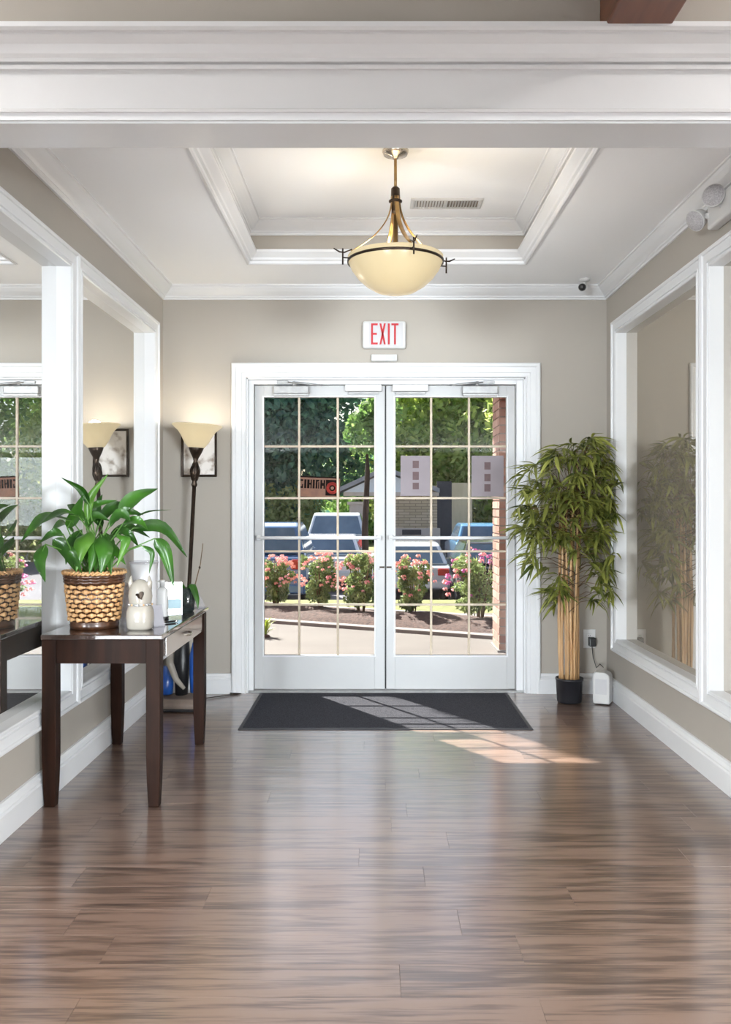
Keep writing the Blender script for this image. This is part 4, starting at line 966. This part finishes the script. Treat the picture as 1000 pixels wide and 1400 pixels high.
# flower bed running obliquely, kerbs, mulch
def bedY(X): return 9.62-.51*X
q = MB(); V = []; F = []; n = 40; rg = random.Random(9)
prof_ = [(0, .002), (.10, .05), (.35, .09), (.70, .10), (1.02, .06), (1.15, .0)]
for i in range(n+1):
    X = -6+12*i/n
    for j, (d, h) in enumerate(prof_):
        V.append((X+d*.45, bedY(X)+d*.9, GZ+h*(1+.35*rg.uniform(-1, 1))))
m = len(prof_)
for i in range(n):
    for j in range(m-1): F.append((i*m+j, (i+1)*m+j, (i+1)*m+j+1, i*m+j+1))
q.add(V, F, True); struct(q.build('flower_bed', M['mulch']), 'dark mulch bed under the rose bushes', 'flower bed')
def kerb(off, w, h, name, label, z=GZ):
    q = MB(); q.add([(X+off*.45+dx*.45, bedY(X)+off*.9+dx*.9, zz) for X in (-6, 6) for dx, zz in ((0, z), (0, z+h), (w, z+h), (w, z))], [(0, 1, 5, 4), (1, 2, 6, 5), (2, 3, 7, 6), (0, 3, 2, 1), (4, 5, 6, 7)])
    struct(q.build(name, M['kerb']), label, 'kerb')
kerb(-.16, .15, .035, 'kerb_front', 'grey kerb in front of the mulch bed')
kerb(1.17, .12, .05, 'kerb_rear', 'pale kerb behind the mulch bed')
# side path beyond the bed
struct(MB().add([(.55, 11.2, GZ+.004), (1.5, 10.7, GZ+.004), (2.2, 14.6, gslope(14.6)+.02), (1.1, 14.8, gslope(14.8)+.02)], [(0, 1, 2, 3)]).build('path', M['asphalt']), 'pale path leading from the bed to the road', 'path')
# ---- leaf clouds
def leaf_cloud(name, parent, m_, blobs, n, size, seed, squash=1.0, loc=None):
    rs = np.random.RandomState(seed); w = np.array([bl[1][0]*bl[1][1]+bl[1][0]*bl[1][2] for bl in blobs]); w = w/w.sum()
    idx = rs.choice(len(blobs), n, p=w); C = np.array([bl[0] for bl in blobs], float)[idx]; Rr_ = np.array([bl[1] for bl in blobs], float)[idx]
    d = rs.normal(size=(n, 3)); d /= np.linalg.norm(d, axis=1)[:, None]
    r = rs.uniform(.45, 1.0, n)**.6
    P = C+d*Rr_*r[:, None]
    u = rs.normal(size=(n, 3)); u /= np.linalg.norm(u, axis=1)[:, None]
    v_ = np.cross(u, d+rs.normal(size=(n, 3))*.5); v_ /= np.linalg.norm(v_, axis=1)[:, None]
    s = size*rs.uniform(.6, 1.3, n)[:, None]
    off = np.array(origin(parent) if parent is not None else (0, 0, 0))
    Q = np.stack([P-u*s, P+v_*s*.5+u*s*.1, P+u*s, P-v_*s*.5+u*s*.1], 1).reshape(-1, 3)-off
    me = bpy.data.meshes.new(name); me.vertices.add(4*n); me.vertices.foreach_set('co', Q.ravel())
    me.loops.add(4*n); me.loops.foreach_set('vertex_index', np.arange(4*n)); me.polygons.add(n)
    me.polygons.foreach_set('loop_start', np.arange(0, 4*n, 4)); me.update(calc_edges=True); me.validate()
    me.materials.append(m_); o = bpy.data.objects.new(name, me); COL.objects.link(o); o.parent = parent
    return tag(o, kind='stuff')
rt = random.Random(21)
def tree(label, x, y, h, w, mm, n, size, seed, trunk=.25, low=.28, gz=None, group='trees beyond the parking lot'):
    gz = gslope(y) if gz is None else gz
    t = thing('tree', label, 'tree', (x, y, gz), group=group)
    MB().tube([(x, y, gz-.1), (x+.05*h*rt.uniform(-.4, .4), y, gz+h*.3), (x+.05*h*rt.uniform(-.5, .5), y, gz+h*.8)], [trunk, trunk*.75, trunk*.25], 10).build('trunk', M['bark'], t)
    bl = []
    for lv in range(6):
        f = (lv+.5)/6; z = gz+h*(low+(.95-low)*f); rw = w/2*math.sin(PI*min(.95, .30+f*.62))
        for k in range(6 if lv < 5 else 3):
            a = k*PI/3+lv*.9+rt.uniform(-.3, .3); d = rw*.62*(1 if k else .1)*rt.uniform(.85, 1.15); rad = rw*.46*rt.uniform(.85, 1.2)
            bl.append(((x+d*math.cos(a), y+d*math.sin(a)*.8, z+rt.uniform(-.05, .05)*h), (rad, rad, rad*.85)))
    leaf_cloud('foliage', t, mm, bl, n, size, seed); return t
tree('broad dark blue green tree behind the blue car', -4.9, 37.8, 12.20, 9.4, M['tree_dark'], 26000, .2, 1, .3, .12)
tree('dark green tree at the far left beyond the cars', -11.59, 36.6, 13.42, 9.76, M['tree_dark'], 9000, .22, 2, .3, .12)
tree('bright green tree above the kiosk roof', 3.17, 36.6, 11.59, 6.83, M['tree_light'], 20000, .19, 3, .25, .12)
tree('bright green tree to the right of the kiosk', 6.83, 34.2, 11.59, 7.32, M['tree_light'], 20000, .19, 4, .25, .14)
tree('mid green tree standing behind the bright ones', 10.74, 41.5, 13.42, 9.76, M['tree_mid'], 9000, .22, 5, .3, .12)
tree('mid green round tree low behind the kiosk', 0.12, 48.8, 5.61, 6.10, M['tree_mid'], 8000, .17, 6, .2, .1)
tree('green tree far to the right of the parking lot', 16.47, 36.6, 12.20, 9.76, M['tree_mid'], 7000, .24, 7, .3, .12)
tree('green tree far to the left of the parking lot', -19.52, 40.3, 13.42, 10.98, M['tree_mid'], 7000, .26, 8, .3, .12)
# unseen tree right of the entrance, crown placed to shade the right door leaf
t = thing('shade_tree', 'spreading shade tree standing right of the entrance outside the view', 'tree', (4.6, 11.6, GZ))
MB().tube([(4.6, 11.6, GZ-.1), (4.4, 11.6, 2.5), (3.4, 11.6, 5.2), (1.5, 11.5, 6.4), (-1.6, 11.3, 6.8)], [.22, .19, .15, .10, .05], 10).build('trunk', M['bark'], t)
bl = []
for k in range(16):
    f = k/15; bl.append(((-2.05+f*6.2, 11.25+.25*math.sin(k*2.1), 6.95+.25*math.sin(k*1.3)), (.85, .6, 1.35)))
for k in range(9): bl.append(((-2.84+.04*math.sin(k*2), 11.25, 5.95+k*.28), (.40, .4, .40)))
leaf_cloud('foliage', t, M['tree_mid'], bl, 26000, .15, 15)
# hedges
def hedge(label, x0, x1, y, h, d, mm, n, size, seed):
    gz = gslope(y); t = thing('hedge', label, 'hedge', ((x0+x1)/2, y, gz), group='hedges behind the cars')
    k = max(2, int((x1-x0)/1.2)); bl = [((x0+(x1-x0)*(i+.5)/k, y, gz+h*(.5+.08*math.sin(i*2.7))), ((x1-x0)/k*.75, d/2, h*.5)) for i in range(k)]
    leaf_cloud('foliage', t, mm, bl, n, size, seed)
    s_ = MB()
    for i in range(k): s_.tube([(bl[i][0][0], y, gz-.05), (bl[i][0][0], y, gz+h*.6)], [.05, .02], 6)
    s_.build('stems', M['bark'], t)
hedge('olive hedge along the lot behind the blue car', -14, -2.3, 34, 3.0, 1.6, M['hedge'], 9000, .14, 31)
hedge('olive hedge right of the kiosk behind the far car', 3.6, 14, 33.5, 2.5, 1.6, M['hedge'], 8000, .15, 32)
hedge('dark hedge in the distance behind the kiosk', -7, 10, 54, 4.6, 2, M['tree_mid'], 9000, .24, 33)
# ---- rose bushes
def rose(label, px, Y, h, w, seed, bm2):
    X = (px-VX)/FPX*Y; z = GZ+.06; rs = random.Random(seed)
    t = thing('rose_bush', label, 'bush', (X, Y, z), group='rose bushes in the bed')
    st = MB()
    for k in range(9):
        a = rs.uniform(0, 2*PI); r = w*.42*rs.random()
        st.tube([(X+.03*math.cos(a), Y+.03*math.sin(a), z-.03), (X+r*.6*math.cos(a), Y+r*.6*math.sin(a), z+h*.5), (X+r*math.cos(a), Y+r*math.sin(a), z+h*.9)], [.008, .006, .003], 5)
    st.build('stems', M['twig'], t)
    bl = []
    for k in range(20):
        a = rs.uniform(0, 2*PI); f = rs.random(); r = w*.46*math.sqrt(rs.random())*(.55+.45*f)
        bl.append(((X+r*math.cos(a), Y+r*math.sin(a)*.8, z+h*(.20+.66*f)), (w*.15*rs.uniform(.7, 1.3), w*.15, h*.13*rs.uniform(.7, 1.4))))
    leaf_cloud('foliage', t, M['rosegreen'], bl, 2600, .026, seed)
    q = [MB(), MB()]
    for k in range(62):
        a = rs.uniform(0, 2*PI); el = rs.uniform(-.45, 1.4); d = Vector((math.cos(a)*math.cos(el)*w*.56, math.sin(a)*math.cos(el)*w*.5, h*(.55+.46*math.sin(el)*rs.uniform(.75, 1.06))))*1
        c = Vector((X, Y, z))+d; r = rs.uniform(.018, .036)
        qq = q[k % 2]
        for j in range(9):                    # cupped petals around the centre
            aa = j*2.4; dd = Vector((math.cos(aa), math.sin(aa)-.3, 1.1-.2*j)).normalized()*r*(.55+.05*j)
            u = dd.cross(Vector((0, 0, 1))).normalized()*r*.55; up = (dd.cross(u)).normalized()*r*.55
            qq.add([c+dd-u*.6-up*.4, c+dd+u*.6-up*.4, c+dd*1.25+u*.8+up*.7, c+dd*1.25-u*.8+up*.7], [(0, 1, 2, 3)], True)
    tag(q[0].build('blooms', M['bloomp'], t), kind='stuff'); tag(q[1].build('blooms', bm2, t), kind='stuff')
rose('pink rose bush nearest the left edge of the left door glass', 378, 11.15, .66, .46, 41, M['bloomc'])
rose('pink and coral rose bush seen through the middle of the left door', 438, 10.9, .70, .52, 42, M['bloomc'])
rose('coral rose bush seen beside the meeting stile of the left door', 494, 10.55, .74, .54, 43, M['bloomp'])
rose('coral rose bush seen beside the meeting stile of the right door', 563, 10.2, .70, .50, 44, M['bloomc'])
rose('large magenta and pink rose bush in front of the brick column', 656, 9.85, .80, .72, 45, M['bloomm'])
rose('rose bush at the left end of the bed outside the view', 320, 11.3, .66, .55, 46, M['bloomc'])
# small tuft on the walk edge
c = PX(362, 868, 9.0); c.z = GZ
t = thing('grass_tuft', 'yellow green plant tuft low at the left edge of the left door glass', 'plant', c)
q = MB(); rs = random.Random(4)
for k in range(70):
    a = rs.uniform(0, 2*PI); r = rs.uniform(.03, .13); h = rs.uniform(.08, .22)
    blade(q, [c+Vector((0, 0, .0)), c+Vector((r*.5*math.cos(a), r*.5*math.sin(a), h*.8)), c+Vector((r*math.cos(a), r*math.sin(a), h))], .02, .1, 4)
tag(q.build('blades', M['tuft'], t), kind='stuff')
MB().lathe([(.06, 0), (.05, .02), (0, .03)], c, 10).build('crown', M['mulch'], t)
# ---- brick column by the walk, bricks one by one
bx0, by0, W_ = 1.155, 8.05, .46
t = thing('brick_column', 'pink red brick column outside at the right edge of the right door', 'column', (bx0+W_/2, by0+W_/2, GZ))
H_ = 2.72; mort = .012
MB().box((bx0+.008, by0+.008, GZ), (bx0+W_-.008, by0+W_-.008, H_)).build('mortar_core', M['mortar'], t)
bl_, bh_, bw_ = .217, .065, .10
def brk(L_, D_):
    b = MB().box((-L_/2, -D_/2, -bh_/2), (L_/2, D_/2, bh_/2)); me = b.mesh('brick'); me.materials.append(M['brick']); return me
bA, bB = brk(bl_, bw_), brk(bl_*.5, bw_)
nr = int((H_-GZ)/(bh_+mort)); cnt = 0
for r in range(nr):
    z = GZ+(r+.5)*(bh_+mort)+.004; odd = r % 2
    for sdn in range(4):
        if sdn in (1, 2) and r > 34: pass
        ang = sdn*PI/2; cx, cy = bx0+W_/2, by0+W_/2
        if sdn == 2: continue
        offs = ((-.1145, bA), (.1145, bA)) if not odd else ((-.1755, bB), (0, bA), (.1755, bB))
        for o_, me in offs:
            if cnt >= 298: break
            v_ = Matrix.Rotation(ang, 3, 'Z') @ Vector((o_, -W_/2+bw_/2-.001, 0))
            ob = bpy.data.objects.new('brick', me); COL.objects.link(ob); ob.parent = t
            ob.location = Vector((cx+v_.x, cy+v_.y, z))-t.location; ob.rotation_euler = (0, 0, ang); cnt += 1
tag(MB().box((bx0-.04, by0-.04, H_), (bx0+W_+.04, by0+W_+.04, H_+.10)).build('cap', M['palestone'], t))
MB().box((bx0-.02, by0-.02, GZ), (bx0+W_+.02, by0+W_+.02, GZ+.02)).build('footing', M['kerb'], t)
# ---- outer brick shell of the building (left and right of the door recess)
b = MB().box((-9, 6.30, GZ), (-.86, 6.73, 4.2)).box((1.03, 6.30, GZ), (9, 6.73, 4.2)).box((-.86, 6.30, 2.85), (1.03, 6.73, 4.2))
struct(b.build('wall_exterior', M['brickwall']), 'brick outer wall around the recessed doors', 'wall')
struct(MB().box((-.86, 6.30, 2.25), (1.03, 6.32, 2.85)).build('wall_transom', M['trim']), 'white panel above the doors outside', 'wall')
# ---- kiosk with gable roof across the lot
kz = gslope(28); s24 = 31.2/FPX
def KX(px): return (px-VX)*s24
t = thing('kiosk_building', 'tan stone kiosk with a pale gable roof across the parking lot', 'building', (KX(545), 31.20, kz))
zr = lambda py, Y=31.20: CZ-(py-VY)/FPX*Y
MB().box((KX(540), 31.20, zr(722)), (KX(598), 31.45, zr(664))).build('stone_wall', M['stone'], t)
MB().box((KX(538), 31.12, kz), (KX(602), 31.50, zr(722))).build('stone_plinth', M['palestone'], t, .02)
MB().box((KX(550), 31.10, zr(731)), (KX(576), 31.13, zr(724))).build('vent_grille', M['darkdoor'], t)
pr = MB().box((KX(478), 31.10, kz), (KX(497), 31.48, zr(686))).build('stone_pier', M['palestone'], t, .02)
MB().box((KX(475), 31.06, zr(690)), (KX(500), 31.52, zr(686))).build('pier_cap', M['palestone'], pr, .01)
MB().box((KX(598), 31.20, kz), (KX(618), 31.40, zr(658))).build('dark_door', M['darkdoor'], t)
MB().box((KX(618), 31.20, kz), (KX(646), 31.40, zr(660))).build('fence_panel', M['fence'], t)
MB().prism([(KX(462), zr(674)), (KX(527), zr(644)), (KX(600), zr(674)), (KX(600), zr(668)), (KX(527), zr(638)), (KX(462), zr(668))], lambda p, r: (p, 30.70, r), lambda p, r: (p, 33.00, r)).build('roof', M['roofing'], t)
MB().prism([(KX(470), zr(673)), (KX(527), zr(646)), (KX(592), zr(673))], lambda p, r: (p, 31.00, r), lambda p, r: (p, 31.10, r)).build('gable_board', M['trim'], t)
MB().box((KX(470), 31.00, zr(678)), (KX(600), 31.50, zr(673))).build('beam', M['palestone'], t)
# slim dark trunk by the kiosk
x = (501-VX)/FPX*20
t = thing('young_tree', 'slim dark trunked young tree between the kiosk pier and the doors', 'tree', (x, 20, gslope(20)))
MB().tube([(x, 20, gslope(20)-.05), (x-.03, 20, .8), (x+.03, 20, 2.1), (x+.02, 20, 2.5)], [.09, .08, .06, .03], 10).build('trunk', M['bark'], t)
leaf_cloud('foliage', t, M['tree_mid'], [((x, 20, 3.0), (.5, .5, .55)), ((x+.3, 20, 3.4), (.5, .5, .5))], 1200, .1, 51)
# far house roof in the sky gap
t = thing('far_house', 'far house with a brown roof peeking between the trees', 'house', (0, 60, -.5))
MB().box((-2.6, 60, -.5), (2.2, 64, 5.0)).build('wall', M['palestone'], t)
MB().prism([(-3, 4.9), (-.3, 6.5), (2.6, 4.9)], lambda p, r: (p, 59.5, r), lambda p, r: (p, 64.5, r)).build('roof', M['farroof'], t)
for wx in (-1.5, .9): MB().box((wx-.5, 59.95, 2.0), (wx+.5, 60.0, 3.4)).build('window', M['carglass'], t)
# ---- cars (rear facing the doors)
def car(label, x, y, h, w, paint, seed):
    gz = gslope(y)-.01; t = thing('parked_car', label, 'car', (x, y, gz), group='cars parked in the lot')
    L_ = 4.4; hw = w/2
    side_ = [(0, .38), (.02, .85*h*.62), (.10, h*.64), (.35, h*.66), (.60, h*.97), (1.2, h), (2.2, h*.97), (2.9, h*.68), (4.1, h*.60), (L_, h*.5), (L_, .30), (0, .30)]
    def loft(sec, hwf, nm, mm, bev):
        q = MB(); q.prism(sec, lambda p, r: (x-hwf(r), y+p, gz+r), lambda p, r: (x+hwf(r), y+p, gz+r)); return q.build(nm, mm, t, bev)
    body = [(0, .32), (-.04, .5), (.0, h*.60), (.30, h*.645), (2.95, h*.645), (4.1, h*.58), (L_, h*.46), (L_, .32), (3.8, .26), (.6, .26)]
    loft(body, lambda r: hw, 'body', paint, .05)
    cab = [(.16, h*.64), (.55, h*.95), (.8, h*.985), (2.0, h*.985), (2.3, h*.95), (3.0, h*.64)]
    loft(cab, lambda r: hw*(.95-.2*max(0, (r-h*.64)/(h*.35))), 'cabin', paint, .04)
    k0, k1 = .64*h+.03, .94*h-.02
    def rearY(z): return .16+(.55-.16)*((z-h*.64)/(h*.31))
    wv = lambda z: hw*(.95-.2*max(0, (z-h*.64)/(h*.35)))-.09
    MB().add([(x-wv(k0), y+rearY(k0)-.012, gz+k0), (x+wv(k0), y+rearY(k0)-.012, gz+k0), (x+wv(k1), y+rearY(k1)-.012, gz+k1), (x-wv(k1), y+rearY(k1)-.012, gz+k1),
              (x-wv(k0), y+rearY(k0)+.01, gz+k0), (x+wv(k0), y+rearY(k0)+.01, gz+k0), (x+wv(k1), y+rearY(k1)+.01, gz+k1), (x-wv(k1), y+rearY(k1)+.01, gz+k1)],
             [(0, 1, 2, 3), (4, 7, 6, 5), (0, 4, 5, 1), (1, 5, 6, 2), (2, 6, 7, 3), (3, 7, 4, 0)]).build('rear_window', M['carglass'], t)
    for s in (-1, 1):
        wz = lambda z: x+s*(hw*(.95-.2*max(0, (z-h*.64)/(h*.35)))+.004)
        MB().add([(wz(k0), y+.5, gz+k0), (wz(k0), y+2.75, gz+k0), (wz(k1), y+2.15, gz+k1), (wz(k1), y+.75, gz+k1)], [(0, 1, 2, 3)]).build('side_window', M['carglass'], t)
        MB().box((x+s*(hw-.28), y-.05, gz+h*.47), (x+s*(hw-.03), y+.06, gz+h*.58)).build('tail_lamp', M['tail'], t, .02)
        for wy in (.85, 3.5):
            wh = MB().lathe([(.0, -.10), (.22, -.10), (.31, -.09), (.32, 0), (.31, .09), (.22, .10), (0, .10)], (x+s*(hw-.08), y+wy, gz+.325), 20, Matrix.Rotation(PI/2, 3, 'Y')).build('wheel', M['tyre'], t)
            MB().lathe([(0, .104), (.19, .104), (.20, .09)], (x+s*(hw-.08), y+wy, gz+.325), 16, Matrix.Rotation(s*PI/2, 3, 'Y')).build('hubcap', M['silver'], wh)
    MB().box((x-hw+.05, y-.08, gz+.34), (x+hw-.05, y+.05, gz+.52)).build('bumper', paint, t, .03)
    MB().box((x-.16, y-.055, gz+h*.47), (x+.16, y-.03, gz+h*.47+.11)).build('number_plate', M['ceramic'], t, .005)
P = {n: mat(n+'_car_paint', c, .25, .1, noise=(3, tuple(min(1, v*1.1) for v in c), ONE), coat=.8, coat_rough=.04) for n, c in
     dict(blue=lin(74, 108, 152), white=lin(214, 216, 222), silver=lin(188, 194, 202), teal=lin(90, 136, 172), black=lin(30, 32, 36)).items()}
car('dark blue hatchback parked behind the leftmost rose bush', -2.2, 17.0, 1.72, 1.78, P['blue'], 1)
car('white low sedan parked right of the dark blue hatchback', -1.12, 21.6, 1.40, 1.72, P['white'], 2)
car('silver van parked farther back beside the kiosk pier', -1.12, 26.2, 1.95, 1.85, P['silver'], 3)
car('teal blue car parked far back at the right by the brick column', 3.35, 26.0, 1.62, 1.8, P['teal'], 4)
car('black car parked behind the large rose bush on the right', 2.65, 18.0, 1.42, 1.75, P['black'], 5)
car('pale silver car parked in front of the kiosk wall', .82, 19.0, 1.32, 1.70, P['silver'], 6)
